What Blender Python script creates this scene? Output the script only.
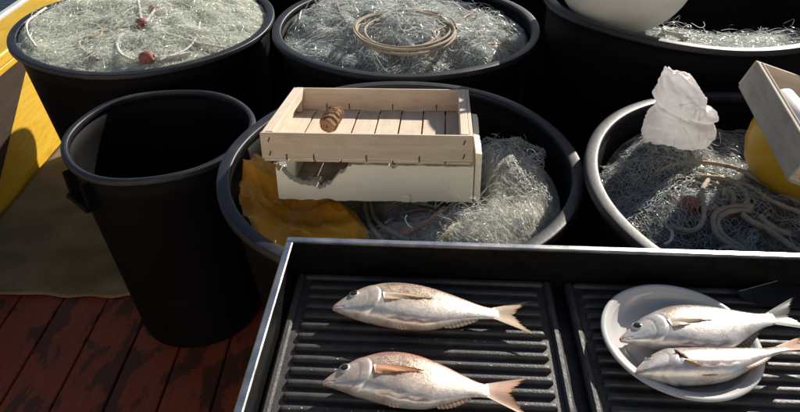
import bpy, math, random
import numpy as np
from mathutils import Matrix, Vector

for o in list(bpy.data.objects):
    bpy.data.objects.remove(o)
scene = bpy.context.scene
COL = scene.collection
R = math.radians
rng = np.random.default_rng(11)
random.seed(5)

# ------------------------------------------------------------------ camera
PITCH = R(36.0)
CAMZ = 1.5
cam = bpy.data.cameras.new('camera')
cam.lens = 28.8
cam.sensor_width = 36.0
cam.clip_start = 0.02
cam.clip_end = 3000
camo = bpy.data.objects.new('camera', cam)
COL.objects.link(camo)
camo.location = (0, 0, CAMZ)
camo.rotation_euler = (math.pi / 2 - PITCH, 0, 0)
scene.camera = camo

# ------------------------------------------------------------------ sky, sun
SUN_AZ = R(38)      # to the right of the viewing direction
SUN_EL = R(27)
world = bpy.data.worlds.new('World')
scene.world = world
world.use_nodes = True
wn = world.node_tree
bg = wn.nodes['Background']
sky = wn.nodes.new('ShaderNodeTexSky')
sky.sky_type = 'NISHITA'
sky.sun_disc = False
sky.sun_elevation = SUN_EL
sky.sun_rotation = SUN_AZ
wn.links.new(sky.outputs['Color'], bg.inputs['Color'])
bg.inputs['Strength'].default_value = 0.05
sun = bpy.data.lights.new('sun', 'SUN')
sun.energy = 5.0
sun.angle = R(0.5)
sun.color = (1.0, 0.93, 0.82)
suno = bpy.data.objects.new('sun', sun)
COL.objects.link(suno)
sd = Vector((math.sin(SUN_AZ) * math.cos(SUN_EL), math.cos(SUN_AZ) * math.cos(SUN_EL), math.sin(SUN_EL)))
suno.rotation_euler = sd.to_track_quat('Z', 'Y').to_euler()
suno.location = sd * 20
scene.view_settings.view_transform = 'Standard'
scene.view_settings.look = 'None'
scene.view_settings.gamma = 1.0
scene.view_settings.use_curve_mapping = False
scene.view_settings.exposure = 0.6

# ------------------------------------------------------------------ helpers
def at(px, py, z):
    """world point at height z that the surveyed photo pixel (800 wide) falls on"""
    u, v, f = px - 400.0, 206.0 - py, 640.0
    dy = f * math.cos(PITCH) + v * math.sin(PITCH)
    dz = -f * math.sin(PITCH) + v * math.cos(PITCH)
    t = (z - CAMZ) / dz
    return np.array([u * t, dy * t, z])

def tag(o, label=None, cat=None, group=None, kind=None):
    if label: o['label'] = label
    if cat: o['category'] = cat
    if group: o['group'] = group
    if kind: o['kind'] = kind
    return o

def empty(name, loc=(0, 0, 0), rot=(0, 0, 0)):
    o = bpy.data.objects.new(name, None)
    o.empty_display_size = 0.05
    o.location = loc
    o.rotation_euler = rot
    COL.objects.link(o)
    return o

def link(name, me, parent=None, loc=None, rot=None):
    o = bpy.data.objects.new(name, me)
    COL.objects.link(o)
    if parent: o.parent = parent
    if loc is not None: o.location = loc
    if rot is not None: o.rotation_euler = rot
    return o

def mesh(name, V, F, mat, smooth=False):
    me = bpy.data.meshes.new(name)
    me.from_pydata([tuple(map(float, v)) for v in V], [], [tuple(map(int, f)) for f in F])
    me.materials.append(mat)
    if smooth:
        me.polygons.foreach_set('use_smooth', [True] * len(me.polygons))
    me.update()
    return me

def quads(name, V, Q, mat, smooth=True):
    """fast mesh of quads from arrays"""
    V = np.ascontiguousarray(V, dtype=np.float32); Q = np.ascontiguousarray(Q, dtype=np.int32)
    me = bpy.data.meshes.new(name)
    me.vertices.add(len(V)); me.vertices.foreach_set('co', V.ravel())
    me.loops.add(Q.size); me.loops.foreach_set('vertex_index', Q.ravel())
    me.polygons.add(len(Q))
    me.polygons.foreach_set('loop_start', np.arange(0, Q.size, 4, dtype=np.int32))
    me.polygons.foreach_set('use_smooth', np.full(len(Q), smooth, dtype=bool))
    me.materials.append(mat)
    me.update(calc_edges=True)
    me.validate()
    return me

def vcol(me, name, C):
    a = me.color_attributes.new(name, 'FLOAT_COLOR', 'POINT')
    C = np.asarray(C, dtype=np.float32)
    if C.shape[1] == 3: C = np.c_[C, np.ones(len(C), np.float32)]
    a.data.foreach_set('color', np.ascontiguousarray(C).ravel())

def grid_quads(n, m, closed_m=False):
    i = np.arange(n - 1)[:, None]; j = np.arange(m if closed_m else m - 1)[None, :]
    j2 = (j + 1) % m
    a = i * m + j; b = i * m + j2; c = (i + 1) * m + j2; d = (i + 1) * m + j
    return np.stack([a, b, c, d], -1).reshape(-1, 4)

def box(V, F, c, s, M=None, bev=0.0):
    """bevelled box added to V, F lists"""
    hx, hy, hz = s[0] / 2, s[1] / 2, s[2] / 2
    b = min(bev, hx * .9, hy * .9, hz * .9)
    base = len(V); pts = []
    if b <= 0:
        for z in (-hz, hz):
            for x, y in ((-hx, -hy), (hx, -hy), (hx, hy), (-hx, hy)): pts.append((x, y, z))
        fs = [(0, 3, 2, 1), (4, 5, 6, 7), (0, 1, 5, 4), (1, 2, 6, 5), (2, 3, 7, 6), (3, 0, 4, 7)]
    else:
        def ring(x, y, z): return [(-x, -y, z), (x, -y, z), (x, y, z), (-x, y, z)]
        def oct_(x, y, bb, z):
            return [(-x + bb, -y, z), (x - bb, -y, z), (x, -y + bb, z), (x, y - bb, z), (x - bb, y, z), (-x + bb, y, z), (-x, y - bb, z), (-x, -y + bb, z)]
        pts = oct_(hx - b, hy - b, b * .6, -hz) + oct_(hx, hy, b, -hz + b) + oct_(hx, hy, b, hz - b) + oct_(hx - b, hy - b, b * .6, hz)
        fs = [tuple(range(7, -1, -1)), tuple(range(24, 32))]
        for k in range(3):
            for j in range(8):
                fs.append((k * 8 + j, k * 8 + (j + 1) % 8, (k + 1) * 8 + (j + 1) % 8, (k + 1) * 8 + j))
    for q in pts:
        v = Vector(q) + Vector(c)
        if M is not None: v = M @ v
        V.append(tuple(v))
    F += [tuple(base + i for i in f) for f in fs]

def box_obj(name, c, s, mat, parent=None, bev=0.0, M=None):
    V, F = [], []
    box(V, F, c, s, M, bev)
    return link(name, mesh(name, V, F, mat), parent)

def lathe(profile, n=96, wob=None, closed=False, ang0=0.0):
    """profile [(r, z)] turned about z. wob(theta) -> (dr factor, dz)"""
    th = np.linspace(0, 2 * math.pi, n, endpoint=False) + ang0
    pr = np.array(profile, float)
    dr = np.ones(n); dz = np.zeros(n)
    if wob is not None: dr, dz = wob(th)
    X = pr[:, 0][:, None] * (dr * np.cos(th))[None, :]
    Y = pr[:, 0][:, None] * (dr * np.sin(th))[None, :]
    Z = pr[:, 1][:, None] + dz[None, :]
    V = np.stack([X, Y, Z], -1).reshape(-1, 3)
    Q = grid_quads(len(pr), n, True)
    if closed:
        j = np.arange(n); j2 = (j + 1) % n; a = (len(pr) - 1) * n
        Q = np.r_[Q, np.stack([a + j, a + j2, j2, j], -1)]
    return V, Q

def tubes(P, rad, sides=3, twist=None):
    """P (n, k, 3) polylines -> vertices and quads of thin tubes"""
    n, k, _ = P.shape
    T = np.empty_like(P)
    T[:, 1:-1] = P[:, 2:] - P[:, :-2]; T[:, 0] = P[:, 1] - P[:, 0]; T[:, -1] = P[:, -1] - P[:, -2]
    T /= np.linalg.norm(T, axis=2, keepdims=True) + 1e-9
    ref = np.zeros_like(T); ref[..., 2] = 1.0
    bad = np.abs(T[..., 2]) > .92
    ref[bad] = (1, 0, 0)
    N1 = np.cross(T, ref); N1 /= np.linalg.norm(N1, axis=2, keepdims=True) + 1e-9
    N2 = np.cross(T, N1)
    rad = np.broadcast_to(np.asarray(rad, float), (n, k)) if np.ndim(rad) != 1 else np.repeat(np.asarray(rad)[:, None], k, 1)
    if sides == 2:      # flat filament, rolled at random
        ro = np.random.default_rng(n).normal(0, .9, n)[:, None, None] + np.arange(k)[None, :, None] * .25
        W = (N1 * np.cos(ro) + N2 * np.sin(ro)) * rad[..., None]
        V = np.stack([P - W, P + W], 2)
        base = (np.arange(n)[:, None] * k + np.arange(k - 1)[None, :]) * 2
        Q = np.stack([base, base + 1, base + 3, base + 2], -1).reshape(-1, 4)
        return V.reshape(-1, 3), Q
    V = np.empty((n, k, sides, 3))
    for s in range(sides):
        a = 2 * math.pi * s / sides
        V[:, :, s] = P + (N1 * math.cos(a) + N2 * math.sin(a)) * rad[..., None]
    base = (np.arange(n)[:, None, None] * k + np.arange(k - 1)[None, :, None]) * sides
    s0 = np.arange(sides)[None, None, :]; s1 = (s0 + 1) % sides
    Q = np.stack([base + s0, base + s1, base + sides + s1, base + sides + s0], -1).reshape(-1, 4)
    return V.reshape(-1, 3), Q

def spline(pts, n=60, closed=False):
    """Catmull-Rom through pts"""
    p = np.array(pts, float)
    if closed: p = np.r_[p[-1:], p, p[:2]]
    else: p = np.r_[2 * p[:1] - p[1:2], p, 2 * p[-1:] - p[-2:-1]]
    m = len(p) - 3
    t = np.linspace(0, m - 1e-6, n); i = t.astype(int); u = (t - i)[:, None]
    a, b, c, d = p[i], p[i + 1], p[i + 2], p[i + 3]
    return .5 * ((2 * b) + (c - a) * u + (2 * a - 5 * b + 4 * c - d) * u ** 2 + (3 * b - a - 3 * c + d) * u ** 3)

class SN:
    """smooth noise: sum of random plane waves"""
    def __init__(s, seed, freq, n=14, spread=.6):
        r = np.random.default_rng(seed)
        a = r.uniform(0, 2 * math.pi, n); k = freq * (1 + spread * r.uniform(-1, 1, n))
        s.kx = k * np.cos(a); s.ky = k * np.sin(a); s.ph = r.uniform(0, 2 * math.pi, n); s.n = n
    def __call__(s, x, y):
        x = np.asarray(x, float); y = np.asarray(y, float); o = np.zeros(np.broadcast(x, y).shape)
        for a, b, c in zip(s.kx, s.ky, s.ph): o = o + np.sin(a * x + b * y + c)
        return o / math.sqrt(s.n / 2)

def sstep(a, b, x):
    t = np.clip((x - a) / (b - a), 0, 1)
    return t * t * (3 - 2 * t)

# ------------------------------------------------------------------ materials
def new_mat(name):
    m = bpy.data.materials.new(name); m.use_nodes = True
    nt = m.node_tree
    return m, nt, nt.nodes['Principled BSDF']

def ramp(nt, pts):
    r = nt.nodes.new('ShaderNodeValToRGB')
    e = r.color_ramp.elements
    while len(e) < len(pts): e.new(.5)
    for i, (p, c) in enumerate(pts):
        e[i].position = p; e[i].color = (c[0], c[1], c[2], 1)
    return r

def coords(nt, kind='Object', scale=(1, 1, 1), world=False):
    mp = nt.nodes.new('ShaderNodeMapping'); mp.inputs['Scale'].default_value = scale
    if world:
        g = nt.nodes.new('ShaderNodeNewGeometry'); nt.links.new(g.outputs['Position'], mp.inputs['Vector'])
    else:
        t = nt.nodes.new('ShaderNodeTexCoord'); nt.links.new(t.outputs[kind], mp.inputs['Vector'])
    return mp.outputs['Vector']

def noise(nt, vec, scale, detail=6, rough=.6, dist=0.0):
    n = nt.nodes.new('ShaderNodeTexNoise')
    n.inputs['Scale'].default_value = scale; n.inputs['Detail'].default_value = detail
    n.inputs['Roughness'].default_value = rough; n.inputs['Distortion'].default_value = dist
    nt.links.new(vec, n.inputs['Vector'])
    return n.outputs['Fac']

def bump(nt, b, h, strength=.3, dist=.01, prev=None):
    n = nt.nodes.new('ShaderNodeBump')
    n.inputs['Strength'].default_value = strength; n.inputs['Distance'].default_value = dist
    nt.links.new(h, n.inputs['Height'])
    if prev is not None: nt.links.new(prev, n.inputs['Normal'])
    nt.links.new(n.outputs['Normal'], b.inputs['Normal'])
    return n.outputs['Normal']

def noisy(name, pts, scale=20, rough=(.4, .6), bmp=.2, bscale=120, stretch=(1, 1, 1), world=False, metallic=0.0,
          spec=.5, detail=6, bdist=.003, coat=0.0, dist=0.0):
    m, nt, b = new_mat(name)
    v = coords(nt, 'Object', stretch, world)
    f = noise(nt, v, scale, detail, .62, dist)
    r = ramp(nt, pts); nt.links.new(f, r.inputs['Fac']); nt.links.new(r.outputs['Color'], b.inputs['Base Color'])
    f2 = noise(nt, v, scale * 2.7, 5, .6)
    mr = nt.nodes.new('ShaderNodeMapRange')
    mr.inputs['From Min'].default_value = .3; mr.inputs['From Max'].default_value = .7
    mr.inputs['To Min'].default_value = rough[0]; mr.inputs['To Max'].default_value = rough[1]
    nt.links.new(f2, mr.inputs['Value']); nt.links.new(mr.outputs['Result'], b.inputs['Roughness'])
    f3 = noise(nt, v, bscale, 4, .6)
    bump(nt, b, f3, bmp, bdist)
    b.inputs['Metallic'].default_value = metallic
    b.inputs['Specular IOR Level'].default_value = spec
    b.inputs['Coat Weight'].default_value = coat
    return m

# black weathered plastic: fine scratches, dusty smears
def plastic_mat(name, base, scuff, rough, spec=.3):
    m, nt, b = new_mat(name)
    v = coords(nt, 'Object')
    f = noise(nt, v, 7, 8, .7, .6)
    r = ramp(nt, [(0, base), (.52, base), (.72, scuff), (1, scuff)])
    nt.links.new(f, r.inputs['Fac'])
    vs = coords(nt, 'Object', (6, 6, 160))
    s = noise(nt, vs, 3, 3, .5)
    rs = ramp(nt, [(.62, (0, 0, 0)), (.72, (1, 1, 1))])
    nt.links.new(s, rs.inputs['Fac'])
    mx = nt.nodes.new('ShaderNodeMixRGB'); mx.blend_type = 'ADD'; mx.inputs['Fac'].default_value = .006
    nt.links.new(r.outputs['Color'], mx.inputs['Color1']); nt.links.new(rs.outputs['Color'], mx.inputs['Color2'])
    nt.links.new(mx.outputs['Color'], b.inputs['Base Color'])
    mr = nt.nodes.new('ShaderNodeMapRange'); mr.inputs['To Min'].default_value = rough[0]; mr.inputs['To Max'].default_value = rough[1]
    nt.links.new(f, mr.inputs['Value']); nt.links.new(mr.outputs['Result'], b.inputs['Roughness'])
    g = noise(nt, v, 90, 5, .6)
    bump(nt, b, g, .12, .004)
    b.inputs['Specular IOR Level'].default_value = spec
    return m

M_PLASTIC = plastic_mat('black_plastic', (.0020, .0017, .0022), (.0045, .0036, .0042), (.50, .75), .10)
M_RIM = plastic_mat('scuffed_plastic_rim', (.010, .011, .018), (.034, .035, .042), (.36, .60), .45)

def wood_mat(name, c1, c2, c3, scale=5, axis=0, rough=(.55, .8)):
    m, nt, b = new_mat(name)
    st = [1.2, 1.2, 1.2]
    for i in range(3):
        if i != axis: st[i] = 16
    v = coords(nt, 'Object', tuple(st))
    f = noise(nt, v, scale, 8, .65, .8)
    v2 = coords(nt, 'Object')
    g = noise(nt, v2, 4, 4, .6)
    mx = nt.nodes.new('ShaderNodeMixRGB'); mx.inputs['Fac'].default_value = .35
    nt.links.new(f, mx.inputs['Color1']); nt.links.new(g, mx.inputs['Color2'])
    r = ramp(nt, [(.25, c1), (.5, c2), (.75, c3)])
    nt.links.new(mx.outputs['Color'], r.inputs['Fac'])
    st_ = noise(nt, coords(nt, world=True, scale=(1, 1, 2.2)), 16, 8, .75, .2)
    rs_ = ramp(nt, [(.30, (.42, .36, .30)), (.44, (.86, .83, .80)), (.60, (1, 1, 1))]); nt.links.new(st_, rs_.inputs['Fac'])
    ms_ = nt.nodes.new('ShaderNodeMixRGB'); ms_.blend_type = 'MULTIPLY'; ms_.inputs['Fac'].default_value = .42
    nt.links.new(r.outputs['Color'], ms_.inputs['Color1']); nt.links.new(rs_.outputs['Color'], ms_.inputs['Color2'])
    nt.links.new(ms_.outputs['Color'], b.inputs['Base Color'])
    b.inputs['Roughness'].default_value = rough[1]
    b.inputs['Specular IOR Level'].default_value = .3
    bump(nt, b, f, .25, .002)
    return m

M_CRATE_X = wood_mat('pale_crate_wood_long', (.46, .35, .25), (.62, .50, .39), (.72, .62, .51), 5, 0)
M_CRATE_Y = wood_mat('pale_crate_wood_cross', (.48, .38, .29), (.64, .53, .42), (.74, .64, .53), 5, 1)
M_GREYWOOD = wood_mat('greyed_crate_wood', (.30, .26, .22), (.46, .41, .36), (.56, .51, .45), 5, 1)
M_NAIL = noisy('rusty_nail', [(.3, (.05, .03, .02)), (.7, (.09, .05, .03))], 200, (.6, .8), .3, 300, metallic=.4)
M_STYRO = noisy('polystyrene', [(.28, (.60, .50, .36)), (.40, (.84, .77, .62)), (.75, (.89, .83, .70))], 11, (.7, .9), .5, 260, spec=.3, bdist=.002)
M_STYRO_DIRT = noisy('broken_polystyrene', [(.3, (.30, .25, .20)), (.55, (.48, .42, .34)), (.75, (.66, .60, .50))], 25, (.8, .95), .8, 160, spec=.2, bdist=.004)
M_STEEL = noisy('brushed_steel', [(.3, (.50, .49, .48)), (.7, (.64, .63, .61))], 12, (.22, .38), .06, 240, stretch=(1, 1, 1), metallic=1.0, detail=4)
M_TRAYBLACK = noisy('black_enamel', [(.3, (.003, .003, .003)), (.7, (.006, .0055, .0055))], 30, (.35, .55), .08, 200, spec=.3)
M_IRON = noisy('cast_iron', [(.3, (.030, .028, .029)), (.6, (.055, .051, .050)), (.8, (.10, .092, .086))], 38, (.30, .66), .6, 420, spec=.5, bdist=.0012)
M_PLATE = noisy('white_plastic_plate', [(.3, (.50, .49, .48)), (.7, (.58, .57, .56))], 12, (.10, .22), .05, 60)
M_YELLOW = None

def yellow_paint():
    m, nt, b = new_mat('yellow_painted_plywood')
    v = coords(nt, 'Object', (3, 1, 6))
    f = noise(nt, v, 5, 8, .65, 1.2)
    r = ramp(nt, [(.25, (.50, .27, .014)), (.5, (.62, .38, .022)), (.75, (.68, .46, .045))])
    nt.links.new(f, r.inputs['Fac'])
    v2 = coords(nt, 'Object')
    d = noise(nt, v2, 38, 5, .7)
    rd = ramp(nt, [(.64, (0, 0, 0)), (.72, (1, 1, 1))]); nt.links.new(d, rd.inputs['Fac'])
    mx = nt.nodes.new('ShaderNodeMixRGB'); mx.inputs['Color2'].default_value = (.16, .09, .03, 1)
    nt.links.new(rd.outputs['Color'], mx.inputs['Fac']); nt.links.new(r.outputs['Color'], mx.inputs['Color1'])
    nt.links.new(mx.outputs['Color'], b.inputs['Base Color'])
    b.inputs['Roughness'].default_value = .5
    bump(nt, b, f, .2, .004)
    return m
M_YELLOW = yellow_paint()
M_GREYTRIM = noisy('grey_trim_paint', [(.3, (.42, .42, .43)), (.7, (.62, .61, .60))], 25, (.4, .6), .2, 120)
M_HULL = noisy('dark_hull_paint', [(.3, (.02, .02, .03)), (.7, (.04, .04, .06))], 8, (.4, .6), .1, 60)

def deck_mat():
    m, nt, b = new_mat('worn_red_deck_paint')
    v = coords(nt, world=True, scale=(1.6, .8, 1))
    f = noise(nt, v, 6.5, 9, .62, .35)
    g = noise(nt, coords(nt, world=True, scale=(8, .7, 1)), 9, 6, .7)
    r1 = ramp(nt, [(.3, (.15, .030, .013)), (.6, (.205, .046, .020)), (.85, (.24, .068, .034))]); nt.links.new(g, r1.inputs['Fac'])
    r2 = ramp(nt, [(.3, (.050, .017, .011)), (.7, (.080, .028, .018))]); nt.links.new(g, r2.inputs['Fac'])
    k = ramp(nt, [(.515, (0, 0, 0)), (.545, (1, 1, 1))]); nt.links.new(f, k.inputs['Fac'])
    mx = nt.nodes.new('ShaderNodeMixRGB'); nt.links.new(k.outputs['Color'], mx.inputs['Fac'])
    nt.links.new(r1.outputs['Color'], mx.inputs['Color1']); nt.links.new(r2.outputs['Color'], mx.inputs['Color2'])
    nt.links.new(mx.outputs['Color'], b.inputs['Base Color'])
    b.inputs['Roughness'].default_value = .55
    n1 = bump(nt, b, k.outputs['Color'], .25, -.002)
    bump(nt, b, g, .25, .003, n1)
    return m
M_DECK = deck_mat()
M_BILGE = noisy('dark_underdeck', [(.3, (.01, .008, .007)), (.7, (.02, .016, .014))], 10, (.7, .9), .1, 60)
M_MAT = noisy('brown_canvas', [(.25, (.10, .078, .045)), (.5, (.165, .13, .078)), (.75, (.24, .19, .12))], 5, (.8, .95), .5, 420, world=True, spec=.15, detail=8, bdist=.002)
M_OILSKIN = noisy('orange_oilskin', [(.25, (.50, .19, .010)), (.45, (.74, .31, .018)), (.75, (.82, .39, .03))], 9, (.36, .6), .5, 45, spec=.4, bdist=.006)
M_YPLASTIC = noisy('yellow_plastic', [(.3, (.62, .33, .015)), (.7, (.72, .42, .03))], 9, (.3, .45), .05, 60)
M_BUOY = noisy('white_buoy_vinyl', [(.25, (.60, .57, .55)), (.6, (.72, .70, .67))], 6, (.4, .55), .1, 90)
M_WHITEROLL = noisy('white_roll', [(.3, (.66, .66, .68)), (.7, (.76, .76, .77))], 15, (.4, .6), .1, 90)
M_FLOAT = noisy('dark_red_float', [(.3, (.20, .055, .045)), (.55, (.28, .09, .07)), (.8, (.40, .22, .18))], 160, (.5, .7), .5, 300)
M_BLADE = noisy('dark_blade', [(.3, (.004, .004, .004)), (.7, (.009, .009, .009))], 40, (.4, .55), .05, 200, spec=.3)
M_HANDLE = noisy('black_handle', [(.3, (.012, .012, .012)), (.7, (.02, .02, .02))], 40, (.4, .5), .05, 200)

def rope_mat(name, c1, c2, pitch=520):
    m, nt, b = new_mat(name)
    v = coords(nt, 'Object')
    f = noise(nt, v, pitch, 3, .5)
    r = ramp(nt, [(.3, c1), (.7, c2)]); nt.links.new(f, r.inputs['Fac']); nt.links.new(r.outputs['Color'], b.inputs['Base Color'])
    b.inputs['Roughness'].default_value = .8; b.inputs['Specular IOR Level'].default_value = .25
    bump(nt, b, f, .6, .002)
    return m
M_ROPE_TAN = rope_mat('tan_rope', (.30, .24, .18), (.50, .42, .33))
M_ROPE_WHITE = rope_mat('white_rope', (.52, .50, .46), (.72, .70, .65))
M_ROPE_PINK = rope_mat('pink_twisted_rope', (.38, .20, .15), (.58, .36, .28), 300)
M_TWINE = rope_mat('brown_twine', (.20, .11, .065), (.40, .25, .16), 300)
M_RED = noisy('red_rag', [(.3, (.25, .04, .03)), (.7, (.35, .08, .06))], 60, (.6, .8), .4, 200)

def strand_mat(name, rough=.3, trans=.35, spec=.7):
    m, nt, b = new_mat(name)
    a = nt.nodes.new('ShaderNodeAttribute'); a.attribute_name = 'tint'
    nt.links.new(a.outputs['Color'], b.inputs['Base Color'])
    b.inputs['Roughness'].default_value = rough
    b.inputs['Specular IOR Level'].default_value = spec
    t = nt.nodes.new('ShaderNodeBsdfTranslucent'); nt.links.new(a.outputs['Color'], t.inputs['Color'])
    mx = nt.nodes.new('ShaderNodeMixShader'); mx.inputs['Fac'].default_value = trans
    out = nt.nodes['Material Output']
    nt.links.new(b.outputs['BSDF'], mx.inputs[1]); nt.links.new(t.outputs['BSDF'], mx.inputs[2])
    nt.links.new(mx.outputs['Shader'], out.inputs['Surface'])
    return m
M_STRAND = strand_mat('nylon_monofilament', .26, .45, .9)

def bulk_mat(name, c1, c2, c3):
    m, nt, b = new_mat(name)
    v = coords(nt, 'Object')
    n = noise(nt, v, 34, 8, .75, 1.5)
    vo = nt.nodes.new('ShaderNodeTexVoronoi'); vo.feature = 'DISTANCE_TO_EDGE'; vo.inputs['Scale'].default_value = 75
    wv = nt.nodes.new('ShaderNodeTexNoise'); wv.inputs['Scale'].default_value = 20; nt.links.new(v, wv.inputs['Vector'])
    ad = nt.nodes.new('ShaderNodeMixRGB'); ad.blend_type = 'ADD'; ad.inputs['Fac'].default_value = .12
    nt.links.new(v, ad.inputs['Color1']); nt.links.new(wv.outputs['Color'], ad.inputs['Color2'])
    nt.links.new(ad.outputs['Color'], vo.inputs['Vector'])
    e = ramp(nt, [(0, (1, 1, 1)), (.06, (.25, .25, .25)), (.2, (0, 0, 0))]); nt.links.new(vo.outputs['Distance'], e.inputs['Fac'])
    r = ramp(nt, [(.3, c1), (.6, c2)]); nt.links.new(n, r.inputs['Fac'])
    mx = nt.nodes.new('ShaderNodeMixRGB'); mx.inputs['Color2'].default_value = (*c3, 1)
    nt.links.new(e.outputs['Color'], mx.inputs['Fac']); nt.links.new(r.outputs['Color'], mx.inputs['Color1'])
    nt.links.new(mx.outputs['Color'], b.inputs['Base Color'])
    b.inputs['Roughness'].default_value = .6
    n1 = bump(nt, b, n, .8, .012)
    bump(nt, b, e.outputs['Color'], .6, .004, n1)
    return m
M_BULK_PALE = bulk_mat('packed_pale_net', (.20, .22, .19), (.44, .47, .41), (.62, .65, .58))
M_BULK_BLUE = bulk_mat('packed_bluegreen_net', (.018, .026, .030), (.07, .09, .095), (.26, .30, .30))
M_BULK_BROWN = bulk_mat('packed_brownish_net', (.018, .018, .018), (.06, .06, .058), (.18, .18, .17))
M_BULK_DARK = bulk_mat('packed_dark_net', (.10, .11, .10), (.34, .35, .31), (.52, .53, .47))

def bag_mat():
    m, nt, b = new_mat('thin_white_polythene')
    b.inputs['Base Color'].default_value = (.80, .79, .80, 1)
    b.inputs['Roughness'].default_value = .35
    t = nt.nodes.new('ShaderNodeBsdfTranslucent'); t.inputs['Color'].default_value = (.85, .83, .83, 1)
    mx = nt.nodes.new('ShaderNodeMixShader'); mx.inputs['Fac'].default_value = .68
    out = nt.nodes['Material Output']
    nt.links.new(b.outputs['BSDF'], mx.inputs[1]); nt.links.new(t.outputs['BSDF'], mx.inputs[2]); nt.links.new(mx.outputs['Shader'], out.inputs['Surface'])
    v = coords(nt, 'Object')
    n = noise(nt, v, 45, 6, .65, 1.5)
    bump(nt, b, n, .35, .006)
    return m
M_BAG = bag_mat()

def fish_mat(name):
    m, nt, b = new_mat(name)
    a = nt.nodes.new('ShaderNodeAttribute'); a.attribute_name = 'tint'
    sc = nt.nodes.new('ShaderNodeAttribute'); sc.attribute_name = 'scale_mask'
    v = coords(nt, 'Object', (1, 1.25, .3))
    vo = nt.nodes.new('ShaderNodeTexVoronoi'); vo.inputs['Scale'].default_value = 340; vo.inputs['Randomness'].default_value = .7
    nt.links.new(v, vo.inputs['Vector'])
    r = ramp(nt, [(.15, (1.08, 1.06, 1.04)), (.65, (.56, .49, .45))]); nt.links.new(vo.outputs['Distance'], r.inputs['Fac'])
    mm = nt.nodes.new('ShaderNodeMixRGB'); mm.blend_type = 'MULTIPLY'
    nt.links.new(sc.outputs['Fac'], mm.inputs['Fac']); nt.links.new(a.outputs['Color'], mm.inputs['Color1']); nt.links.new(r.outputs['Color'], mm.inputs['Color2'])
    n = noise(nt, coords(nt, 'Object'), 60, 6, .7)
    rn = ramp(nt, [(.32, (.66, .61, .60)), (.5, (.92, .90, .89)), (.7, (1.12, 1.1, 1.08))]); nt.links.new(n, rn.inputs['Fac'])
    m2 = nt.nodes.new('ShaderNodeMixRGB'); m2.blend_type = 'MULTIPLY'; m2.inputs['Fac'].default_value = 1
    nt.links.new(mm.outputs['Color'], m2.inputs['Color1']); nt.links.new(rn.outputs['Color'], m2.inputs['Color2'])
    nt.links.new(m2.outputs['Color'], b.inputs['Base Color'])
    b.inputs['Roughness'].default_value = .33
    b.inputs['Metallic'].default_value = .40
    b.inputs['Specular IOR Level'].default_value = .6
    b.inputs['Coat Weight'].default_value = .9; b.inputs['Coat Roughness'].default_value = .22
    mu = nt.nodes.new('ShaderNodeMath'); mu.operation = 'MULTIPLY'
    nt.links.new(vo.outputs['Distance'], mu.inputs[0]); nt.links.new(sc.outputs['Fac'], mu.inputs[1])
    n1 = bump(nt, b, mu.outputs['Value'], .4, -.0007)
    bump(nt, b, n, .45, .0016, n1)
    return m
M_FISH = fish_mat('wet_silver_fish_skin')

def fin_mat(name, c1, c2):
    m, nt, b = new_mat(name)
    a = nt.nodes.new('ShaderNodeAttribute'); a.attribute_name = 'ray'
    r = ramp(nt, [(0, c1), (1, c2)]); nt.links.new(a.outputs['Fac'], r.inputs['Fac']); nt.links.new(r.outputs['Color'], b.inputs['Base Color'])
    b.inputs['Roughness'].default_value = .35
    t = nt.nodes.new('ShaderNodeBsdfTranslucent'); nt.links.new(r.outputs['Color'], t.inputs['Color'])
    mx = nt.nodes.new('ShaderNodeMixShader'); mx.inputs['Fac'].default_value = .3
    out = nt.nodes['Material Output']
    nt.links.new(b.outputs['BSDF'], mx.inputs[1]); nt.links.new(t.outputs['BSDF'], mx.inputs[2]); nt.links.new(mx.outputs['Shader'], out.inputs['Surface'])
    return m
M_FIN_ORANGE = fin_mat('orange_fin', (.68, .30, .12), (.84, .54, .34))
M_FIN_TAN = fin_mat('tan_fin', (.52, .30, .12), (.86, .77, .64))
M_FIN_RED = fin_mat('reddish_tail', (.54, .20, .08), (.86, .71, .60))
M_FIN_GREY = fin_mat('grey_tail', (.030, .030, .028), (.13, .13, .12))
M_EYEW = noisy('fish_eye_ring', [(.3, (.46, .43, .37)), (.7, (.66, .62, .53))], 100, (.15, .25), .05, 300, coat=.6)
M_EYEB = noisy('fish_pupil', [(.3, (.006, .006, .008)), (.7, (.012, .012, .015))], 100, (.08, .15), .02, 300, coat=.8)
M_GILL = noisy('gill_flesh', [(.3, (.06, .015, .012)), (.7, (.20, .05, .03))], 160, (.25, .4), .5, 300)

# ------------------------------------------------------------------ setting: deck, canvas, bulwark, water
def plane_sheet(name, x0, x1, y0, y1, z, mat, n=2):
    X, Y = np.meshgrid(np.linspace(x0, x1, n), np.linspace(y0, y1, n))
    V = np.stack([X, Y, np.full_like(X, z)], -1).reshape(-1, 3)
    return link(name, quads(name, V, grid_quads(n, n), mat, False))

def water_mat():
    m, nt, b = new_mat('dark_harbour_water')
    b.inputs['Base Color'].default_value = (.006, .012, .022, 1)
    b.inputs['Roughness'].default_value = .12
    b.inputs['IOR'].default_value = 1.33
    n = noise(nt, coords(nt, world=True, scale=(1, 1, 1)), 3.5, 6, .6, .4)
    bump(nt, b, n, .5, .05)
    return m
tag(plane_sheet('water', -1500, 1500, -1500, 1500, -.7, water_mat()), kind='structure')

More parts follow.
